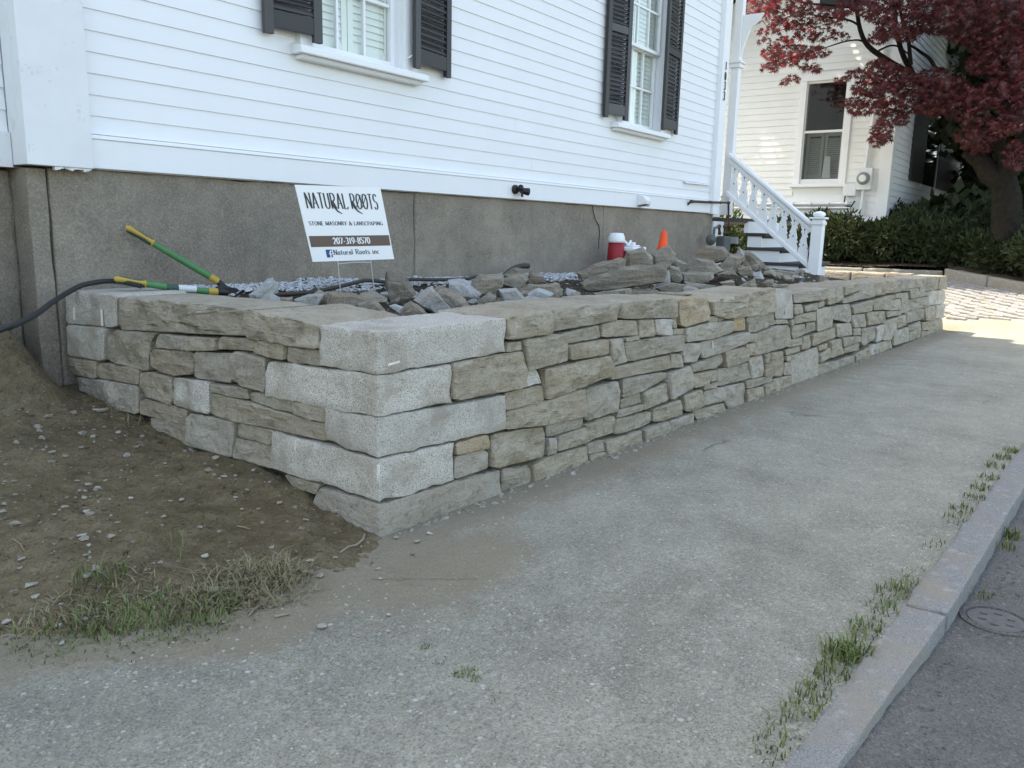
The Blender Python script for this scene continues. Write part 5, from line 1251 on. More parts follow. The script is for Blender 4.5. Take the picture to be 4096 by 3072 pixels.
# dark pipes
m = MB(); pts = [onY('C', p, y) for p, y in [((235, 172), 3.30), ((400, 165), 3.22), ((560, 150), 3.18), ((720, 118), 3.2), ((880, 80), 3.25), ((1010, 48), 3.3), ((1100, 50), 3.32), ((1200, 62), 3.3), ((1320, 50), 3.4), ((1420, 38), 3.5), ((1600, 42), 3.55), ((1760, 40), 3.58), ((1930, 32), 3.6), ((2010, 10), 3.62)]]
m.tube(pts, .011, 8); tag(m.build('drip_pipe', M['brownpipe']), 'dark brown pipe winding over the white gravel behind the rubble', 'pipe')
m = MB(); pts = [onY('V', p, 3.6) for p in ((150, 935), (200, 890), (260, 858), (310, 848), (360, 850))]; m.tube(pts, .02, 8); tag(m.build('pipe_stub', M['brownpipe']), 'short stub of thick black pipe lying on the white gravel', 'pipe')
hp = [((0, 402), 3.05), ((60, 388), 3.1), ((160, 345), 3.2), ((280, 280), 3.35), ((380, 205), 3.5), ((450, 160), 3.60), ((520, 118), 3.66), ((600, 78), 3.68), ((700, 55), 3.66), ((800, 45), 3.62), ((900, 52), 3.55), ((980, 68), 3.5), ((1040, 82), 3.46)]
m = MB(); pts = []
for p, y in hp: q = onY('L', p, y); pts.append(q)
pts = [pts[0]+Vector((-.5, -.12, -.12))]+pts
sm = []
for i in range(len(pts)-1):
    for k in range(4):
        a, b, c, d = pts[max(0, i-1)], pts[i], pts[i+1], pts[min(len(pts)-1, i+2)]; u = k/4
        sm.append(.5*((2*b)+(c-a)*u+(2*a-5*b+4*c-d)*u*u+(3*b-a-3*c+d)*u**3))
m.tube(sm+[pts[-1]], .0112, 10); tag(m.build('garden_hose', M['hose']), 'thick black hose running over the left end of the wall into the dirt', 'hose')

# ------------------------------------------------------------------ loppers leaning on the foundation
lp = empty('loppers', onY('J', (1380, 770), 3.5), 'long handled loppers with green and yellow handles open against the foundation', 'loppers')
def jp(p, y): return onY('J', p, y)
def seg(name, pts, rad, mat, par=lp, n=12):
    m = MB(); m.tube(pts, rad, n); return m.build(name, M[mat], par)
H0, H1, H2, H3, H4 = jp((398, 158), 3.79), jp((640, 300), 3.74), jp((1205, 632), 3.62), jp((1285, 682), 3.60), jp((1390, 765), 3.56)
hd = empty('handle', (0, 0, 0), None, None); hd.parent = lp; hd.location = -lp.location
seg('grip', [H0, H0.lerp(H1, .12), H0.lerp(H1, .5), H1], [.018, .019, .0165, .018], 'lopdark', hd)
off = Vector((-.004, -.010, .004))
seg('grip_inlay', [H0+Vector((-.012, -.004, .004)), H0+off+(H1-H0)*.04, H0.lerp(H1, .3)+off, H0.lerp(H1, .7)+off*1.1, H1+off*.9], [.012, .0145, .011, .0075, .012], 'lopyellow', hd)
seg('grip_ring', [H1+(H2-H1)*-.012, H1+(H2-H1)*.012], .021, 'lopyellow', hd)
seg('tube', [H1, H1.lerp(H2, .5), H2], [.0145, .0165, .017], 'lopgreen', hd); seg('ferrule', [H2, H3], .0185, 'lopyellow', hd); seg('shank', [H3, H4], [.016, .012], 'steel', hd)
G0, G1, G2, G3, G4, G5, G6, G7 = [jp(p, y) for p, y in (((285, 660), 3.55), ((560, 702), 3.52), ((770, 730), 3.50), ((885, 745), 3.49), ((1063, 757), 3.47), ((1185, 778), 3.46), ((1275, 782), 3.45), ((1370, 790), 3.45))]
hd2 = empty('handle', (0, 0, 0), None, None); hd2.parent = lp; hd2.location = -lp.location
seg('grip', [G0, G0.lerp(G1, .15), G0.lerp(G1, .5), G1], [.016, .018, .0155, .017], 'lopdark', hd2)
seg('grip_inlay', [G0+Vector((-.01, -.004, .006)), G0+off, G0.lerp(G1, .4)+off, G0.lerp(G1, .75)+off, G1+off], [.010, .013, .009, .007, .011], 'lopyellow', hd2)
seg('grip_ring', [G1+(G2-G1)*-.03, G1+(G2-G1)*.03], .020, 'lopyellow', hd2)
seg('tube', [G1, G2, G5], [.0145, .016, .0165], 'lopgreen', hd2); seg('collar', [G2, G3], .0178, 'lopdark', hd2); seg('label', [G3, G4], .0175, 'loplabel', hd2); seg('ferrule', [G5, G6], .0185, 'lopyellow', hd2); seg('shank', [G6, G7], [.017, .014], 'steel', hd2)
m = MB(); j0 = jp((1310, 780), 3.50); m.lathe([(.03, -.012), (.034, 0), (.03, .012)], j0, 14, axis=(0, -1, 0)); m.build('pivot', M['steel'], lp)
m = MB(); e = [jp(p, 3.5) for p in ((1330, 740), (1400, 735), (1470, 745), (1497, 770), (1440, 800), (1360, 810))]; m.prism(e, (0, .02, 0)); m.build('blade', M['steel'], lp)

# ------------------------------------------------------------------ yard sign
wS, hS = .61, .457
rgt = Vector((.972, -.2172, .02)).normalized(); upv = Vector((-.248, .017, .968)).normalized(); nS = rgt.cross(upv).normalized()
BL = CAM + Vector((3.369, 3.94, -.23))*.80
# fitted to the four corners seen in the photograph
cs = [on_plane('Q', p, BL, nS) for p in ((88, 117), (1120, 152), (1288, 1015), (305, 1048))]
sg = empty('yard_sign', cs[3].lerp(cs[2], .5)+Vector((0, 0, -.25)), 'white corrugated yard sign of a stone mason leaning on thin wire legs', 'sign')
TL, TR, BR, BLc = cs
if nS.y > 0: nS = -nS
m = MB(); m.prism([BLc, BR, TR, TL], -nS*.004); board = m.build('sign_board', M['signwhite'], sg)
def sf(dep):
    def fr(v):      # v in unit coordinates of the board
        a = TL.lerp(TR, v.x); b = BLc.lerp(BR, v.x); return b.lerp(a, v.y)+nS*dep
    return fr
def pu(p):          # photo pixel -> unit coordinates of the board
    q = on_plane('Q', p, BLc, nS); u, v = .5, .5
    fr = sf(0)
    for _ in range(12):
        e = q-fr(Vector((u, v))); du = fr(Vector((u+.01, v)))-fr(Vector((u, v))); dv_ = fr(Vector((u, v+.01)))-fr(Vector((u, v)))
        a11, a12, a22 = du.dot(du), du.dot(dv_), dv_.dot(dv_); b1, b2 = e.dot(du), e.dot(dv_); dt_ = a11*a22-a12*a12
        u += .01*(b1*a22-b2*a12)/dt_; v += .01*(b2*a11-b1*a12)/dt_
    return Vector((u, v))
A_ = wS/hS
def line(name, txt, pl, pr, ptop, mat, thick, thin, serif=True, dep=.0012, sp=.05):
    a, b, c = pu(pl), pu(pr), pu(ptop); s = c.y-a.y
    m = MB(); fr0 = sf(dep)
    text(m, txt, lambda v: fr0(Vector((v.x, a.y+(v.y-a.y)))), a.x, b.x, a.y, s, thick*1.0, thin, serif, 0, sp); return m.build(name, M[mat], board)
# heading: tall art nouveau capitals with swinging tails
a, b, c = pu((235, 402)), pu((1098, 405)), pu((196, 210)); s = c.y-a.y
m = MB(); fr0 = sf(.0012)
text(m, 'NATURAL', fr0, a.x, pu((735, 402)).x, a.y, s, .085, .05, False, 0, .07)
text(m, 'ROOTS', fr0, pu((775, 402)).x, b.x, a.y, s, .085, .05, False, 0, .07)
for p in ([(528, 330), (570, 395), (610, 440), (660, 467)], [(770, 330), (812, 395), (855, 440), (905, 467)]):
    P = [pu(q) for q in p]; wd_ = (.011, .010, .008, .004); L_ = [q+Vector((w_*.75, w_)) for q, w_ in zip(P, wd_)]; R2 = [q-Vector((w_*.75, w_)) for q, w_ in zip(P, wd_)]
    m.add([fr0(v) for v in L_+R2], [(i, 4+i, 5+i, i+1) for i in range(3)])
for p in ([(832, 390), (875, 240)], [(905, 392), (945, 240)]):
    P = [pu(q) for q in p]; m.add([fr0(P[0]+Vector((-.005, 0))), fr0(P[0]+Vector((.005, 0))), fr0(P[1]+Vector((.005, 0))), fr0(P[1]+Vector((-.005, 0)))], [(0, 1, 2, 3)])
m.build('lettering', M['signchar'], board)
line('lettering', 'STONE MASONRY & LANSCPAPING', (262, 606), (1150, 606), (258, 560), 'signdark', .15, .10, sp=.08)
q = [pu(p) for p in ((285, 870), (1242, 850), (1220, 725), (255, 736))]
m = MB(); m.add([sf(.0010)(v) for v in q], [(0, 1, 2, 3)]); m.build('sign_band', M['signbrown'], board)
line('lettering', '207-319-8570', (555, 832), (1000, 826), (548, 758), 'signwhite', .17, .11, False, dep=.0018, sp=.06)
line('lettering', 'Natural Roots inc', (560, 962), (1110, 950), (552, 902), 'signdark', .14, .09, sp=.06)
q = [pu(p) for p in ((478, 996), (550, 993), (532, 898), (457, 901))]
m = MB(); m.add([sf(.0010)(v) for v in q], [(0, 1, 2, 3)]); m.build('emblem', M['signblue'], board)
ef = lambda u, v: (q[0].lerp(q[1], u)).lerp(q[3].lerp(q[2], u), v)
m = MB(); fr1 = sf(.0016)
for poly in ([(.56, 0), (.76, 0), (.76, .62), (.56, .62)], [(.42, .40), (.90, .40), (.92, .54), (.42, .54)]): m.add([fr1(ef(*p)) for p in poly], [(0, 1, 2, 3)])
hk = [(.56, .62), (.57, .74), (.64, .84), (.76, .88), (.92, .88)]; hk2 = [(.76, .62), (.77, .69), (.80, .73), (.85, .74), (.92, .74)]
m.add([fr1(ef(*p)) for p in hk+hk2], [(i, 5+i, 6+i, i+1) for i in range(4)]); m.build('emblem', M['signwhite'], board)
m = MB()
w1, w2 = on_plane('Q', (608, 1035), BLc, nS), on_plane('Q', (1008, 1030), BLc, nS)
f1 = on_plane('Q', (648, 1500), BLc+Vector((0, .06, 0)), nS); f2 = on_plane('Q', (1052, 1470), BLc+Vector((0, .06, 0)), nS)
f1 = w1+(f1-w1)*1.0; 
m.tube([w1-nS*.002, f1, f1+(f1-w1)*.25], .0028, 6); m.tube([w2-nS*.002, f2, f2+(f2-w2)*.25], .0028, 6)
m.tube([w1.lerp(f1, .08), w1.lerp(w2, .5)+Vector((0, 0, -.008)), w2.lerp(f2, .05)], .0019, 6); m.tube([f1, f1.lerp(f2, .5)+Vector((0, 0, -.012)), f2], .0019, 6)
m.build('wire_legs', M['wire'], sg)

# ------------------------------------------------------------------ cooler, lunch box, cone
cb = onY('K', (838, 250), 3.62); ct = onY('K', (845, 130), 3.62)
rC = .5*(905-785)/1.8433/FPX*(cb-CAM).length
zb_, zt_ = cb.z-.10, ct.z
t = empty('water_cooler', (cb.x, 3.60, zb_), 'red round water cooler with white lid standing against the foundation', 'cooler')
m = MB(); m.lathe([(rC*1.0, zb_), (rC*1.06, zb_+.05), (rC*1.03, (zb_+zt_)/2), (rC*.95, zt_)], (cb.x, 3.60, 0), 24); m.build('body', M['red'], t)
m = MB(); m.lathe([(rC*1.0, zt_+.001), (rC*1.03, zt_+.02), (rC*.98, zt_+.055), (rC*.86, zt_+.07), (rC*.80, zt_+.085), (rC*.2, zt_+.088)], (cb.x, 3.60, 0), 24); m.build('lid', M['plastic'], t)
m = MB(); m.tube([Vector((cb.x+rC*.95, 3.58, zt_+.03)), Vector((cb.x+rC*1.3, 3.55, zt_)), Vector((cb.x+rC*1.6, 3.54, zt_-.02)), Vector((cb.x+rC*1.95, 3.53, zt_+.02))], .012, 8); m.build('handle', M['plastic'], t)
lc = onY('K', (945, 185), 3.52)
t = empty('lunch_cooler', lc, 'low red lunch cooler with a white lid beside the round cooler', 'cooler')
m = MB(); m.box(lc+Vector((-.04, -.07, -.16)), lc+Vector((.20, .07, -.01))); m.build('body', M['red'], t, .012)
m = MB(); m.box(lc+Vector((-.05, -.08, -.0095)), lc+Vector((.21, .08, .03))); m.build('lid', M['plastic'], t, .012)
m = MB(); m.box(lc+Vector((.02, -.04, .031)), lc+Vector((.15, .04, .045))); m.box(lc+Vector((.06, -.02, .046)), lc+Vector((.11, .02, .07))); m.build('lid_latch', M['plastic'], t, .006)
ca = onY('K', (1212, 42), 3.45); cbm = onY('K', (1180, 195), 3.45)
hC = ca.z-cbm.z
t = empty('traffic_cone', (ca.x, 3.45, cbm.z-.12), 'bright orange traffic cone tilted behind the rubble', 'traffic cone')
ax = Vector((.18, .05, 1)).normalized(); bs = ca-ax*(hC+.16)
rt = .5*36/1.8433/FPX*(ca-CAM).length
m = MB(); m.lathe([(rt*3.6, 0), (rt*3.2, .03), (rt*1.0, hC+.155), (rt*.85, hC+.16)], bs, 20, axis=ax); m.build('cone_body', M['orangep'], t)
m = MB(); m.box((-.17, -.17, -.03), (.17, .17, 0), fr=Matrix.Translation(bs) @ ax.to_track_quat('Z', 'Y').to_matrix().to_4x4()); m.build('cone_base', M['orangep'], t, .01)

# valve cover in the street
q = onZ('P', (1310, 965), -.075)
t = empty('valve_cover', (q.x, q.y, sz(q.x)-.05), 'round worn iron valve cover set in the street asphalt', 'valve cover')
zc = sz(q.x)-.052; m = MB(); m.lathe([(.094, zc-.03), (.094, zc+.006), (.080, zc+.008), (.078, zc+.001), (.0, zc+.001)], (q.x, q.y, 0), 28, smooth=False); m.build('cover_ring', M['road'], t)
m = MB(); m.lathe([(.073, zc-.03), (.073, zc+.005), (.06, zc+.007), (.0, zc+.007)], (q.x, q.y, 0), 24, smooth=False)
for k in range(6):
    a = k*1.047; c = Vector((q.x+.04*math.cos(a), q.y+.04*math.sin(a), zc+.007)); m.box(c+Vector((-.009, -.009, 0)), c+Vector((.009, .009, .004)))
m.build('cover_lid', M['castgrey'], t)
for p, s, lab in (((1110, 935), .02, 'brown dead leaf curled in the street by the kerb joint'), ((940, 1150), .03, 'dry crumpled leaf in the gutter below the near kerb stone')):
    q = onZ('P', p, -.085); zz = sz(q.x)-.052; rr = random.Random(int(s*1e4)); m = MB(); pts = []
    for k in range(8):
        a = k*.785; d = s*(1.6 if k % 4 == 0 else 1)*rr.uniform(.7, 1.2); pts.append(Vector((q.x+d*math.cos(a), q.y+d*.6*math.sin(a), zz+rr.uniform(.002, s*.6))))
    pts.append(Vector((q.x, q.y, zz+.012))); m.add(pts, [(k, (k+1) % 8, 8) for k in range(8)]); tag(m.build('dead_leaf', M['twig']), lab, 'leaf')

# ------------------------------------------------------------------ the neighbouring house
X2 = 18.5
yA = onX('T', (1215, 1300), X2).y           # its street corner
zF = 1.30
n2 = empty('neighbour_house', (X2, yA, zF), 'white clapboard neighbour house with a tall dark window behind the red maple', 'house')
wx0 = onX('T', (557, 1330), X2).y; wx1 = onX('T', (838, 1320), X2).y
wz0, wz1 = onX('T', (690, 1325), X2).z, onX('T', (750, 600), X2).z
wy0, wy1 = min(wx0, wx1)-.02, max(wx0, wx1)+.02
cw = .13
m = MB()
for a, b, za, zb in ((yA, wy0, zF, 9), (wy1, 14, zF, 9), (wy0, wy1, zF, wz0), (wy0, wy1, wz1, 9)): m.box((X2+.014, a, za), (X2+.2, b, zb))
m.box((X2+.2, yA+.014, zF), (30, yA+.2, 9)); m.build('wall', M['white2'], n2)
m = MB(); m.prism([(X2-.4, yA-.5, 9.0), (X2-.4, (yA+14)/2, 13.5), (X2-.4, 14.5, 9.0)], (12.4, 0, 0)); m.build('roof', M['roof'], n2)
boxo('foundation', (X2+.03, yA+.04, -.5), (30, 14, zF-.001), M['found'], n2)
wbot = onX('T', (900, 1480), X2).z
cl_, ch_ = onX('T', (600, 585), X2), None
for i in range(56):
    z0 = zF+.002+i*.136
    if z0 > 8.8: break
    z1 = z0+.136; segs = [(yA+.20, 9.5)]
    if z1 > wz0-.22 and z0 < wz1+.16: segs = [(yA+.20, wy0-cw), (wy1+cw, 9.5)]
    for a, b in segs: clap(a, b, z0, z1, X2+.012, n2, M['white2'], axis='y', th=.021)
    if z0 > 1: clap(X2+.16, 28, z0, z1, yA+.012, n2, M['white2'], axis='x', th=.021)
m = MB(); m.box((X2-.045, yA-.03, zF), (X2+.014, yA+.20, 9)); m.box((X2+.0141, yA-.03, zF), (X2+.16, yA+.014, 9)); m.build('corner_board', M['trim'], n2, .006)
w = empty('window', (0, 0, 0), None, None); w.parent = n2; w.location = -n2.location
for a, b in ((wy0-cw, wy0), (wy1, wy1+cw)): boxo('casing', (X2-.035, a, wz0-.1), (X2+.02, b, wz1+.02), M['trim'], w, .004)
boxo('casing', (X2-.045, wy0-cw-.03, wz1+.021), (X2+.02, wy1+cw+.03, wz1+.16), M['trim'], w, .004)
boxo('sill', (X2-.09, wy0-cw-.06, wz0-.17), (X2+.02, wy1+cw+.06, wz0-.101), M['trim'], w, .006)
m = MB(); zm = onX('T', (720, 972), X2).z
for za, zb in ((wz0-.1, wz0-.02), (zm-.025, zm+.025), (wz1-.03, wz1+.02)): m.box((X2+.001, wy0, za), (X2+.05, wy1, zb))
for ya, yb2 in ((wy0, wy0+.03), (wy1-.03, wy1)): m.box((X2+.0, ya, wz0-.02), (X2+.049, yb2, wz1-.03))
m.build('sash', M['sash2'], w, .003)
for za, zb in ((wz0-.02, zm-.025), (zm+.025, wz1-.03)): boxo('pane', (X2+.020, wy0+.03, za), (X2+.024, wy1-.03, zb), M['glass2'], w)
M['curt'] = simple('grey_louvre_paint', (.36, .36, .35), .6)
ym = (wy0+wy1)/2
for a, b in ((wy0+.04, ym-.01), (ym+.01, wy1-.04)):
    m = MB(); m.box((X2+.16, a, wz0), (X2+.19, a+.06, zm)); m.box((X2+.16, b-.06, wz0), (X2+.19, b, zm)); m.box((X2+.161, a+.06, wz0), (X2+.189, b-.06, wz0+.08)); m.box((X2+.161, a+.06, zm-.08), (X2+.189, b-.06, zm)); m.build('interior_shutter', M['curt'], w)
    mm = MB(); mm.box((-.006, a+.062, -.018), (.006, b-.062, .018)); me = mm.mesh('louver'); me.materials.append(M['curt']); z = wz0+.10
    while z < zm-.1:
        o = link('louver', me, w); o.location = o.location+Vector((X2+.175, 0, z)); o.rotation_euler = (0, R(28), 0); z += .044
m = MB(); a, b = onX('T', (712, 1318), X2+.1), onX('T', (775, 1318), X2+.1); c, d = onX('T', (780, 1160), X2+.1), onX('T', (740, 1155), X2+.1); m.prism([a, b, c, d], (.01, 0, 0)); m.build('blind_corner', M['plastic'], w)
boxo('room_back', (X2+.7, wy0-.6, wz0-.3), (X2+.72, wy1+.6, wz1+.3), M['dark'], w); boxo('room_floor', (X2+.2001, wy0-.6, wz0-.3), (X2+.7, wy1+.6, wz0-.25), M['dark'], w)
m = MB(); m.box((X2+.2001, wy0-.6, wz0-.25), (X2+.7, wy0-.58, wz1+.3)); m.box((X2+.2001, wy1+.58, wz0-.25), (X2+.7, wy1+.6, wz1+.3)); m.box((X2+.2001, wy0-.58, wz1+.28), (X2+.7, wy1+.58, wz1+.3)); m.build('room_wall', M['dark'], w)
# upper window, only its foot in view at the top edge
u0 = onX('T', (695, 100), X2); u1 = onX('T', (870, 110), X2)
boxo('casing', (X2-.035, u0.y, u0.z), (X2+.02, u0.y+.16, 8.2), M['trim'], n2); boxo('upper_window', (X2-.010, u0.y-1.0, u0.z+.05), (X2+.018, u0.y-.001, 8.2), M['black'], n2); boxo('sill', (X2-.08, u0.y-1.2, u0.z-.06), (X2+.02, u0.y+.2, u0.z+.0), M['trim'], n2)
# front windows with dark shutters
def fp(p): return onY('T', p, yA)
za = fp((1345, 1370)).z+.12; zb = fp((1400, 800)).z
for xa, xb in ((fp((1348, 1370)).x, fp((1440, 1380)).x), (fp((1545, 1400)).x, fp((1700, 1420)).x)):
    boxo('shutter', (xa, yA-.05, za), (xb, yA+.0, za+2.2), M['black'], n2)
xa, xb = fp((1440, 1380)).x, fp((1545, 1400)).x
boxo('front_window', (xa+.06, yA-.012, za), (xb-.06, yA-.003, za+2.2), M['darkpane'], n2); boxo('casing', (xa+.002, yA-.03, za-.08), (xa+.058, yA-.0, za+2.3), M['trim'], n2); boxo('casing', (xb-.058, yA-.03, za-.08), (xb-.002, yA-.0, za+2.3), M['trim'], n2)
xc = fp((1790, 1100)).x
for k in range(2): boxo('shutter', (xc+k*1.3, yA-.05, za), (xc+k*1.3+.45, yA, za+2.2), M['black'], n2)
boxo('front_window', (xc+.5, yA-.012, za), (xc+1.25, yA-.003, za+2.2), M['darkpane'], n2)
# electric meter, box, conduit
em = onX('T', (1035, 1325), X2-.1)
t = empty('electric_meter', em, 'grey electric meter with round glass dial on the neighbour house corner', 'electric meter')
a, b = onX('T', (990, 1245), X2-.05), onX('T', (1080, 1405), X2-.05)
m = MB(); m.box((X2-.13, b.y, b.z), (X2-.022, a.y, a.z)); m.build('meter_box', M['plastic'], t, .01)
c = onX('T', (1023, 1320), X2-.14); m = MB(); m.lathe([(.13, 0), (.13, .035), (.112, .036), (.105, .09), (.09, .10), (.001, .10)], (X2-.13, c.y, c.z), 24, axis=(-1, 0, 0), smooth=False); m.build('dial', M['greyl'], t)
m = MB(); m.lathe([(.07, 0), (.07, .004), (.001, .004)], (X2-.2305, c.y, c.z), 20, axis=(-1, 0, 0), smooth=False); m.box((X2-.238, c.y-.05, c.z+.015), (X2-.2346, c.y+.05, c.z+.04)); m.build('dial_face', M['plastic'], t)
m = MB(); m.tube([(X2-.06, c.y, a.z-.01), (X2-.06, c.y-.02, a.z+.35), (X2-.06, c.y-.14, a.z+2.4), (X2-.06, c.y-.20, a.z+4.5)], .035, 8); m.tube([(X2-.06, c.y, b.z+.01), (X2-.06, c.y, b.z-.5)], .03, 8); m.build('conduit', M['plastic'], t)
jb0, jb1 = onX('T', (878, 1360), X2-.1), onX('T', (965, 1450), X2-.1)
t = empty('junction_box', jb0, 'small white utility box beside the electric meter', 'utility box')
m = MB(); m.box((X2-.12, jb1.y, jb1.z), (X2-.022, jb0.y, jb0.z)); m.build('box_cover', M['plastic'], t, .012)
cj = (jb0.y+jb1.y)/2; m = MB(); m.tube([(X2-.07, cj+.08, jb1.z+.01), (X2-.07, cj+.09, jb1.z-.12), (X2-.06, cj+.06, jb1.z-.2), (X2-.06, cj-.05, jb1.z-.22), (X2-.06, cj-.12, jb1.z-.10)], .014, 6); m.build('wire', M['steel'], t)
ca, cb2 = onX('S', (1550, 735), X2-.06), onX('S', (2212, 730), X2-.06)
t = empty('wall_conduit', ca, 'white pipe running level along the foot of the neighbour house wall', 'pipe')
m = MB(); m.tube([ca+Vector((0, 3, 0)), ca, cb2], .035, 8); m.tube([ca+Vector((0, 3, -.09)), ca+Vector((0, 0, -.09)), cb2+Vector((0, 0, -.09))], .02, 8); m.build('pipe', M['plastic'], t)
for k in range(4):
    c = ca.lerp(cb2, .05+.3*k); m = MB(); m.lathe([(.045, -.03), (.045, .03)], c, 10, axis=(0, 1, 0)); m.build('clip', M['plastic'], t)

# ------------------------------------------------------------------ driveway edging stones and the dark bed behind
def ground_hit(z, p):
    d = ray(z, p); t = 5.0
    while t < 60:
        q = CAM+d*t
        if q.z < sz(q.x): return q
        t += .03
    return CAM+d*30
eb = empty('driveway_edging', (16, 2, .1), 'long low granite edging along the driveway in front of the dark shrubs', 'edging')
e0, e1, e2 = ground_hit('G', (-1400, 180)), ground_hit('G', (1405, 290)), ground_hit('G', (2320, 445))
tops = [onX('G', (-1400, -60), e0.x).z, None, None]
def edge_run(a, b, ha, hb, nst, name):
    for k in range(nst):
        p, q = a.lerp(b, k/nst), a.lerp(b, (k+1)/nst); d = (q-p).normalized(); g_ = d*.006; nrm = Vector((-d.y, d.x, 0))
        if nrm.x < 0: nrm = -nrm
        h0, h1 = ha+(hb-ha)*k/nst, ha+(hb-ha)*(k+1)/nst
        o = nrm*.16; P = [p+g_, q-g_, q-g_+o, p+g_+o]
        block8([v+Vector((0, 0, -.25)) for v in P], [P[0]+Vector((0, 0, h0)), P[1]+Vector((0, 0, h1)), P[2]+Vector((0, 0, h1)), P[3]+Vector((0, 0, h0))], (10, 3, 4), 80+k, .008, .03, 4).build('edging_stone', M['edging'], eb)
h1 = (onX('G', (1405, 205), e1.x).z-e1.z); h1b = onX('G', (1420, 182), e1.x).z-e1.z; h2 = onX('G', (2320, 345), e2.x).z-e2.z
edge_run(e0, e1, h1*1.05, h1, 4, 'a'); edge_run(e1+(e2-e1)*.01, e2, h1b, h2, 2, 'b'); e3 = e2+(e2-e1)*.8
def beyond_z(x, y): return sz(x)+.12+.10*max(0, min(3, x-16.5))+.03*fbm((x, y, 0), 3)
def behind(x, y):
    pts = [e0, e1, e3]
    for a, b in zip(pts[:-1], pts[1:]):
        if min(a.y, b.y) <= y <= max(a.y, b.y):
            t = (y-a.y)/(b.y-a.y); return x > a.x+(b.x-a.x)*t+.10
    return x > (e0.x if y > e0.y else e3.x)+.1
sb = grid('shrub_bed_soil', 12.6, 24, 114, -2.5, 9, 115, beyond_z, M['bed'], keep=behind); tag(sb, kind='structure')

# ------------------------------------------------------------------ foliage
def leafcloud(name, blobs, mat, size, parent, seed, shape='yew', per=1.0):
    """many small leaf faces spread through lumps: blob = (centre, radii, count)"""
    rr = random.Random(seed); vs = []; fs = []
    for c, rad, n in blobs:
        for _ in range(int(n*per)):
            while True:
                v = Vector((rr.uniform(-1, 1), rr.uniform(-1, 1), rr.uniform(-1, 1)))
                l = v.length
                if .05 < l <= 1: break
            v *= (l**-.55) if rr.random() < .6 else 1
            if v.length > 1.0: v *= rr.uniform(.88, 1.10)/v.length
            lump = 1+.30*noise.noise(Vector((c[0]+v.x*rad[0], c[1]+v.y*rad[1], c[2]+v.z*rad[2]))*3.1)
            p = Vector((c[0]+v.x*rad[0]*lump, c[1]+v.y*rad[1]*lump, c[2]+v.z*rad[2]*lump))
            s = size*rr.uniform(.6, 1.35)
            d = Vector((v.x+rr.gauss(0, .5), v.y+rr.gauss(0, .5), v.z+rr.gauss(0, .5)+.15)).normalized()
            a = d.orthogonal().normalized(); q = rr.uniform(0, 6.28); b = d.cross(a); a2 = a*math.cos(q)+b*math.sin(q); b2 = d.cross(a2)
            k = len(vs)
            if shape == 'yew':      # a little spray: two crossing slim needles fans
                vs += [p-a2*s*.22, p+a2*s*.22, p+d*s+a2*s*.05, p+d*s-a2*s*.05, p-b2*s*.2+d*s*.1, p+b2*s*.2+d*s*.1, p+d*s*.8]
                fs += [(k, k+1, k+2, k+3), (k+4, k+5, k+6)]
            else:
                vs += [p, p+a2*s*.5+d*s*.15, p+a2*s, p+a2*s*.5-d*s*.15+b2*0]
                w = b2*s*.32; vs[k+1] = p+a2*s*.45+w; vs[k+3] = p+a2*s*.45-w; fs += [(k, k+1, k+2, k+3)]
    m = MB(); m.add(vs, fs, 0, False); return m.build(name, M[mat], parent)
def shrub(p, rad, n, label, seed, mat='yew', size=.11, grp='dark evergreen shrubs behind the driveway edging'):
    t = empty('shrub', p, label, 'shrub', grp)
    rr = random.Random(seed); bl = []
    for k in range(9):
        a = rr.uniform(0, 6.28); d = rr.random()**.6*.62
        bl.append(((p[0]+math.cos(a)*rad[0]*d, p[1]+math.sin(a)*rad[1]*d, p[2]+rad[2]*rr.uniform(.30, .66)), (rad[0]*rr.uniform(.38, .6), rad[1]*rr.uniform(.38, .6), rad[2]*rr.uniform(.28, .42)), n//9))
    leafcloud('foliage', bl, mat, size, t, seed)
    m = MB()
    for k in range(7):
        a = rr.uniform(0, 6.28); e = Vector((p[0]+math.cos(a)*rad[0]*.7, p[1]+math.sin(a)*rad[1]*.7, p[2]+rad[2]*rr.uniform(.6, .95))); b0 = Vector((p[0], p[1], p[2]-.05))
        m.tube([b0, b0.lerp(e, .4)+Vector((rr.uniform(-.1, .1), rr.uniform(-.1, .1), .1)), e], [.03, .018, .006], 5)
    m.build('stems', M['bark'], t)
xe = lambda y: (e0.x+(e1.x-e0.x)*(y-e0.y)/(e1.y-e0.y)) if y > e1.y else (e1.x+(e2.x-e1.x)*(y-e1.y)/(e2.y-e1.y))
SH = [(5.6, .8, .95, 1.15, 'evergreen shrub mass seen under the fretwork stair rail'), (4.6, .85, .95, 1.2, 'dark evergreen shrub just right of the white newel post'), (3.75, .8, .85, 1.1, 'dark evergreen shrub behind the left piece of driveway edging'),
      (2.95, .8, .85, 1.2, 'dark evergreen shrub in front of the corner of the neighbour house'), (2.1, .85, .9, 1.05, 'dark evergreen shrub behind the step in the driveway edging'), (1.3, .75, .9, 1.0, 'dark evergreen shrub in front of the maple trunk'), (.5, .8, .9, 1.0, 'dark evergreen shrub at the right edge of the photo'), (-.4, .8, .9, 1.1, 'dark evergreen shrub beyond the right end of the driveway edging')]
for k, (y, rx, ry, h, lab) in enumerate(SH):
    x = xe(y)+.95; shrub((x, y, sz(x)+.05), (rx, ry, h), 5200, lab, 300+k)
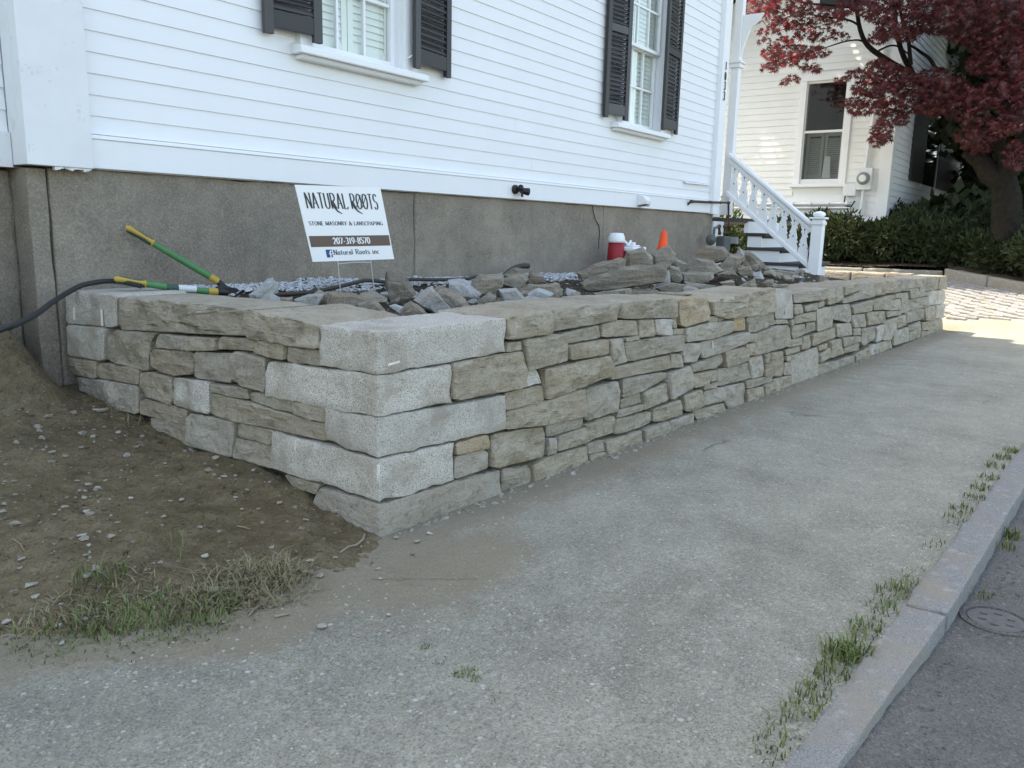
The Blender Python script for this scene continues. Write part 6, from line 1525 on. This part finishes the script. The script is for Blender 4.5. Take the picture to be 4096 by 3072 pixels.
for k, (y, h) in enumerate(((3.6, 1.45), (2.5, 1.5), (1.5, 1.5))):
    x = xe(y)+2.1; shrub((x, y, sz(x)+.1), (.9, .8, h), 3200, ('taller green shrub against the wall of the neighbour house', 'taller dark shrub below the dark front windows', 'taller dark shrub left of the maple trunk')[k], 320+k, 'yew', .12, 'taller shrubs against the neighbour house')
# bright leafy bush beyond the steps, seen under the rail
shrub((14.2, 5.6, sz(14.2)), (.7, .7, 1.6), 2600, 'leafy green bush seen between the steps and the rail', 340, 'bush', .09, None)

# ------------------------------------------------------------------ red japanese maple
XM = 17.3
tb = onX('T', (2110, 1470), XM)
mp = empty('maple_tree', (tb.x, tb.y, sz(XM)), 'red japanese maple with twisting limbs over the corner of the neighbour house', 'tree')
def tp(p, x): return onX('T', p, x)
trunkpts = [(Vector((XM, tb.y-.12, sz(XM)-.1)), .30), (tp((2085, 1440), XM), .23), (tp((2060, 1300), XM), .20)]
m = MB(); m.tube([p for p, r in trunkpts], [r for p, r in trunkpts], 12)
m.tube([tp((2060, 1330), XM), tp((2120, 1200), XM), tp((2190, 1080), XM-.1), tp((2280, 960), XM-.2)], [.20, .17, .15, .12], 10)
m.tube([tp((2050, 1340), XM), tp((1960, 1290), XM), tp((1880, 1180), XM-.05), tp((1760, 1130), XM-.1)], [.20, .19, .15, .06], 10); m.build('trunk', M['bark'], mp)
limbs = [([(2060, 1320), (2040, 1100), (1900, 900), (1700, 760), (1560, 680), (1420, 600), (1330, 525)], .12, .05, -.0), ([(1420, 600), (1330, 520), (1190, 440), (1060, 340), (1005, 220), (965, 40), (940, -120)], .062, .03, -.4),
         ([(1430, 620), (1375, 520), (1300, 370), (1270, 200), (1250, 30), (1230, -140)], .055, .03, -.2), ([(1375, 480), (1355, 300), (1310, 130), (1270, 20)], .04, .02, -.5), ([(1060, 330), (990, 295), (860, 315), (740, 355), (640, 390)], .02, .008, -.8),
         ([(1010, 200), (920, 150), (800, 130), (680, 115), (520, 90), (380, 60)], .022, .008, -.9), ([(1140, 375), (1220, 340), (1290, 350), (1360, 400)], .02, .012, -.3), ([(1580, 560), (1520, 440), (1440, 380), (1360, 330)], .04, .02, .1), ([(1700, 760), (1560, 700), (1460, 690), (1390, 690)], .03, .012, -.3),
         ([(2100, 600), (2060, 300), (2000, 100), (1900, -60)], .09, .05, .2), ([(2060, 1000), (2090, 760), (2100, 600)], .13, .09, .1), ([(1420, 600), (1250, 620), (1100, 680), (980, 760)], .02, .008, -.5), ([(1500, 690), (1400, 800), (1250, 900), (1130, 1000)], .022, .008, -.4), ([(960, 60), (800, 40), (600, 20), (400, -30), (230, 20)], .025, .008, -.8), ([(640, 390), (520, 430), (400, 480), (320, 520)], .010, .005, -1.0), ([(2110, 90), (1990, 60), (1900, 20), (1800, 0)], .02, .01, -.2), ([(2100, 640), (1950, 700), (1800, 800), (1640, 760)], .04, .012, -.1)]
for pts, r0, r1, dx in limbs:
    n = len(pts); P = [tp(p, XM+dx*(.3+.7*i/(n-1))) for i, p in enumerate(pts)]
    sm = []
    for i in range(n-1):
        for k in range(4):
            a, b, c, d = P[max(0, i-1)], P[i], P[i+1], P[min(n-1, i+2)]; u = k/4
            q = .5*((2*b)+(c-a)*u+(2*a-5*b+4*c-d)*u*u+(3*b-a-3*c+d)*u**3); sm.append(q+Vector((.02*noise.noise(q*3), .02*noise.noise(q*3+Vector((9, 0, 0))), .015*noise.noise(q*3+Vector((0, 9, 0))))))
    sm.append(P[-1]); m = MB(); m.tube(sm, [r0+(r1-r0)*i/(len(sm)-1) for i in range(len(sm))], 8); m.build('limb', M['bark'], mp)
# leaf: palmate, seven lobes, slightly folded
def leaf_shape():
    pts = []; 
    for k in range(7):
        a = R(-125+k*250/6); L = (.55, .8, .96, 1.0, .96, .8, .55)[k]
        if k: 
            am = R(-125+(k-.5)*250/6); pts.append((.30*math.sin(am), .30*math.cos(am)))
        pts.append((L*math.sin(a-.09)*.62, L*math.cos(a-.09)*.62)); pts.append((L*math.sin(a), L*math.cos(a))); pts.append((L*math.sin(a+.09)*.62, L*math.cos(a+.09)*.62))
    return pts
LF = leaf_shape()
crown = [  # x, y (in view T), rx, ry, leaves, distance offset
 (190, 60, 70, 70, 170, -1.0), (300, 30, 120, 60, 260, -.9), (420, 70, 130, 80, 300, -.8), (330, 140, 110, 60, 200, -.8), (170, 150, 40, 50, 60, -1.0), (560, 60, 110, 70, 240, -.8), (450, 190, 120, 50, 190, -.7), (330, 230, 110, 35, 90, -.8), (300, 310, 60, 30, 45, -.9), (560, 160, 120, 70, 240, -.7), (600, 260, 90, 40, 130, -.7),
 (700, 90, 90, 60, 160, -.6), (820, 130, 100, 50, 160, -.7), (850, 100, 60, 30, 80, -.9), (900, 60, 90, 60, 190, -.5), (760, 190, 110, 50, 150, -.6), (840, 270, 80, 40, 90, -.6), (700, 280, 70, 40, 90, -.6),
 (440, 320, 80, 45, 150, -.9), (360, 400, 90, 60, 210, -.9), (450, 440, 110, 60, 260, -.9), (560, 400, 110, 60, 230, -.8), (330, 500, 70, 40, 120, -.9), (680, 390, 100, 45, 170, -.8), (620, 500, 80, 40, 100, -.8), (500, 590, 70, 28, 60, -.9), (430, 615, 40, 18, 20, -.9), (700, 520, 40, 20, 22, -.8),
 (1040, 60, 110, 70, 230, -.5), (1150, 130, 110, 60, 200, -.4), (1220, 240, 110, 70, 240, -.5), (1130, 280, 70, 50, 130, -.5), (1180, 40, 120, 60, 230, -.3), (1340, 60, 120, 80, 280, -.2), (1420, 180, 130, 80, 280, -.1), (1360, 270, 90, 50, 130, -.2), (1480, 60, 120, 80, 260, 0), (1560, 200, 120, 70, 230, 0),
 (1150, 500, 110, 60, 250, -.5), (1010, 560, 130, 40, 200, -.6), (1250, 580, 160, 90, 420, -.4), (1060, 660, 130, 60, 260, -.5), (1180, 720, 150, 80, 340, -.5), (960, 770, 110, 40, 150, -.6), (1000, 820, 90, 45, 130, -.5), (1380, 640, 160, 90, 420, -.3), (1180, 800, 100, 60, 180, -.5), (870, 590, 60, 18, 30, -.6), (1560, 570, 140, 60, 260, -.2), (1620, 660, 130, 60, 230, -.2),
 (1250, 880, 120, 60, 230, -.4), (1160, 960, 90, 60, 180, -.4), (1120, 1050, 70, 50, 130, -.4), (1200, 1020, 50, 30, 40, -.4), (1420, 780, 170, 80, 380, -.2), (1560, 800, 160, 70, 320, -.1), (1700, 720, 170, 80, 360, 0), (1880, 740, 150, 70, 280, 0), (1700, 620, 120, 50, 170, -.1), (1820, 860, 140, 60, 220, 0),
 (1700, 60, 160, 110, 480, 0), (1860, 120, 160, 120, 520, .1), (1740, 230, 130, 90, 340, 0), (1900, 300, 150, 110, 480, .1), (2060, 100, 170, 140, 620, .1), (2100, 350, 160, 140, 600, .1), (1900, 480, 120, 80, 300, .1), (2080, 560, 140, 110, 440, .1), (2000, 680, 140, 80, 330, 0), (2130, 760, 130, 120, 420, .1), (1960, 980, 120, 80, 240, 0), (1800, 1000, 100, 80, 170, 0), (2080, 930, 120, 80, 280, 0), (1860, 1090, 110, 60, 150, 0), (2150, 1150, 110, 110, 260, -.1),
 (600, -80, 500, 70, 700, -.6), (1500, -90, 700, 80, 1300, 0), (2250, 500, 140, 400, 1300, .2), (2250, 0, 160, 160, 600, .2)]
rr = random.Random(44); vs = []; fs = []
for (x, y, rx, ry, n, dx) in crown:
    for _ in range(int(n*(.40 if x < 1000 and y < 330 else .5 if x < 1000 else .62))):
        while True:
            a, b = rr.uniform(-1, 1), rr.uniform(-1, 1)
            if a*a+b*b <= 1: break
        d = (rr.gauss(0, .38 if x < 1600 else .55))
        p = tp((x+a*rx, y+b*ry-.12*rx*(1-a*a)), XM+dx+d-.2)
        s = rr.uniform(.058, .105)
        yaw = rr.uniform(0, 6.283); droop = rr.uniform(R(15), R(75)); roll = rr.gauss(0, .45)
        mt = Matrix.Rotation(yaw, 3, 'Z') @ Matrix.Rotation(-droop, 3, 'X') @ Matrix.Rotation(roll, 3, 'Y')
        k = len(vs); vs.append(p)
        for lx, ly in LF: vs.append(p+mt @ Vector((lx*s, ly*s, -.25*abs(lx)*s)))
        L_ = len(LF); fs += [(k, k+1+j, k+2+j) for j in range(L_-1)]
m = MB(); m.add(vs, fs, 0, False); m.build('crown', M['maple'], mp)

# tall trees; the first is out of view, added to shade maple and driveway
def tall_tree(base, h, crown, n, label, seed, mat='yew', size=.30, cat='tree'):
    t = empty('shade_tree', base, label, cat); rr = random.Random(seed)
    m = MB(); m.tube([Vector(base)-Vector((0, 0, .2)), Vector(base)+Vector((.05, 0, h*.35)), Vector(base)+Vector((-.05, .1, h*.8))], [.26, .2, .06], 10); m.build('trunk', M['bark'], t)
    m = MB()
    for c, r, k in crown:
        s0 = Vector(base)+Vector((0, 0, min(h*.6, max(.6, (c[2]-base[2])*.55)))); e = Vector(c); m.tube([s0, s0.lerp(e, .5)+Vector((0, 0, .2)), e], [.08, .05, .015], 6)
    m.build('limbs', M['bark'], t); leafcloud('crown', [(c, r, k) for c, r, k in crown], mat, size, t, seed, 'leaf'); return t
bl = []; rr = random.Random(9)
for k in range(28): bl.append(((17.9+rr.uniform(-2.7, 4.6), 6.9+rr.uniform(-2.3, 2.5), 9.2+rr.uniform(-1.6, 1.8)), (1.5, 1.4, 1.0), 900))
for k in range(12): bl.append(((16.4+rr.uniform(-1.3, 1.5), 3.9+rr.uniform(-1.5, 1.5), 9.3+rr.uniform(-.9, 1.2)), (1.3, 1.2, .9), 800))  # more canopy above the view, added to shade the right of the maple
tall_tree((18.0, 9.4, .3), 9.5, bl, 0, 'unseen tall leafy tree added behind the porch to shade the maple', 71, 'green', .26)
bl = []
for k in range(22): bl.append(((20.9+rr.uniform(-1.0, 2.2), 1.1+rr.uniform(-1.9, 1.4), .9+k*.40+rr.uniform(-.3, .3)), (1.4, 1.3, .9), 1700))
tall_tree((21.6, .9, .35), 8.5, bl, 0, 'dense dark tree filling the right edge behind the maple', 72, 'yew', .28)
bl = []
for k in range(14): bl.append(((27+rr.uniform(-1.8, 2.4), 2.4+rr.uniform(-2.4, 1.2), 1.0+k*.6+rr.uniform(-.3, .3)), (2.0, 1.6, 1.2), 900))
tall_tree((27, 1.6, .4), 10, bl, 0, 'dark tree farther back beyond the neighbour house', 73, 'yew', .34)

# low leafy weeds by the left end of the foundation
t = empty('weed', (.9, 3.7, dirt(.9, 3.7)), 'low dark green leafy weed at the foot of the foundation, far left', 'weed')
leafcloud('leaves', [((1.15, 3.75, .62), (.22, .2, .12), 240), ((.8, 3.7, .72), (.3, .25, .16), 300), ((1.3, 3.72, .80), (.13, .12, .08), 70)], 'green', .06, t, 61, 'leaf')
m = MB()
for k in range(8): m.tube([(1.0+.05*k, 3.75, .45), (1.0+.04*k-.1, 3.7, .6), (.85+.08*k, 3.68, .72+.02*(k % 3))], [.006, .004, .002], 5)
m.build('stems', M['twig'], t)
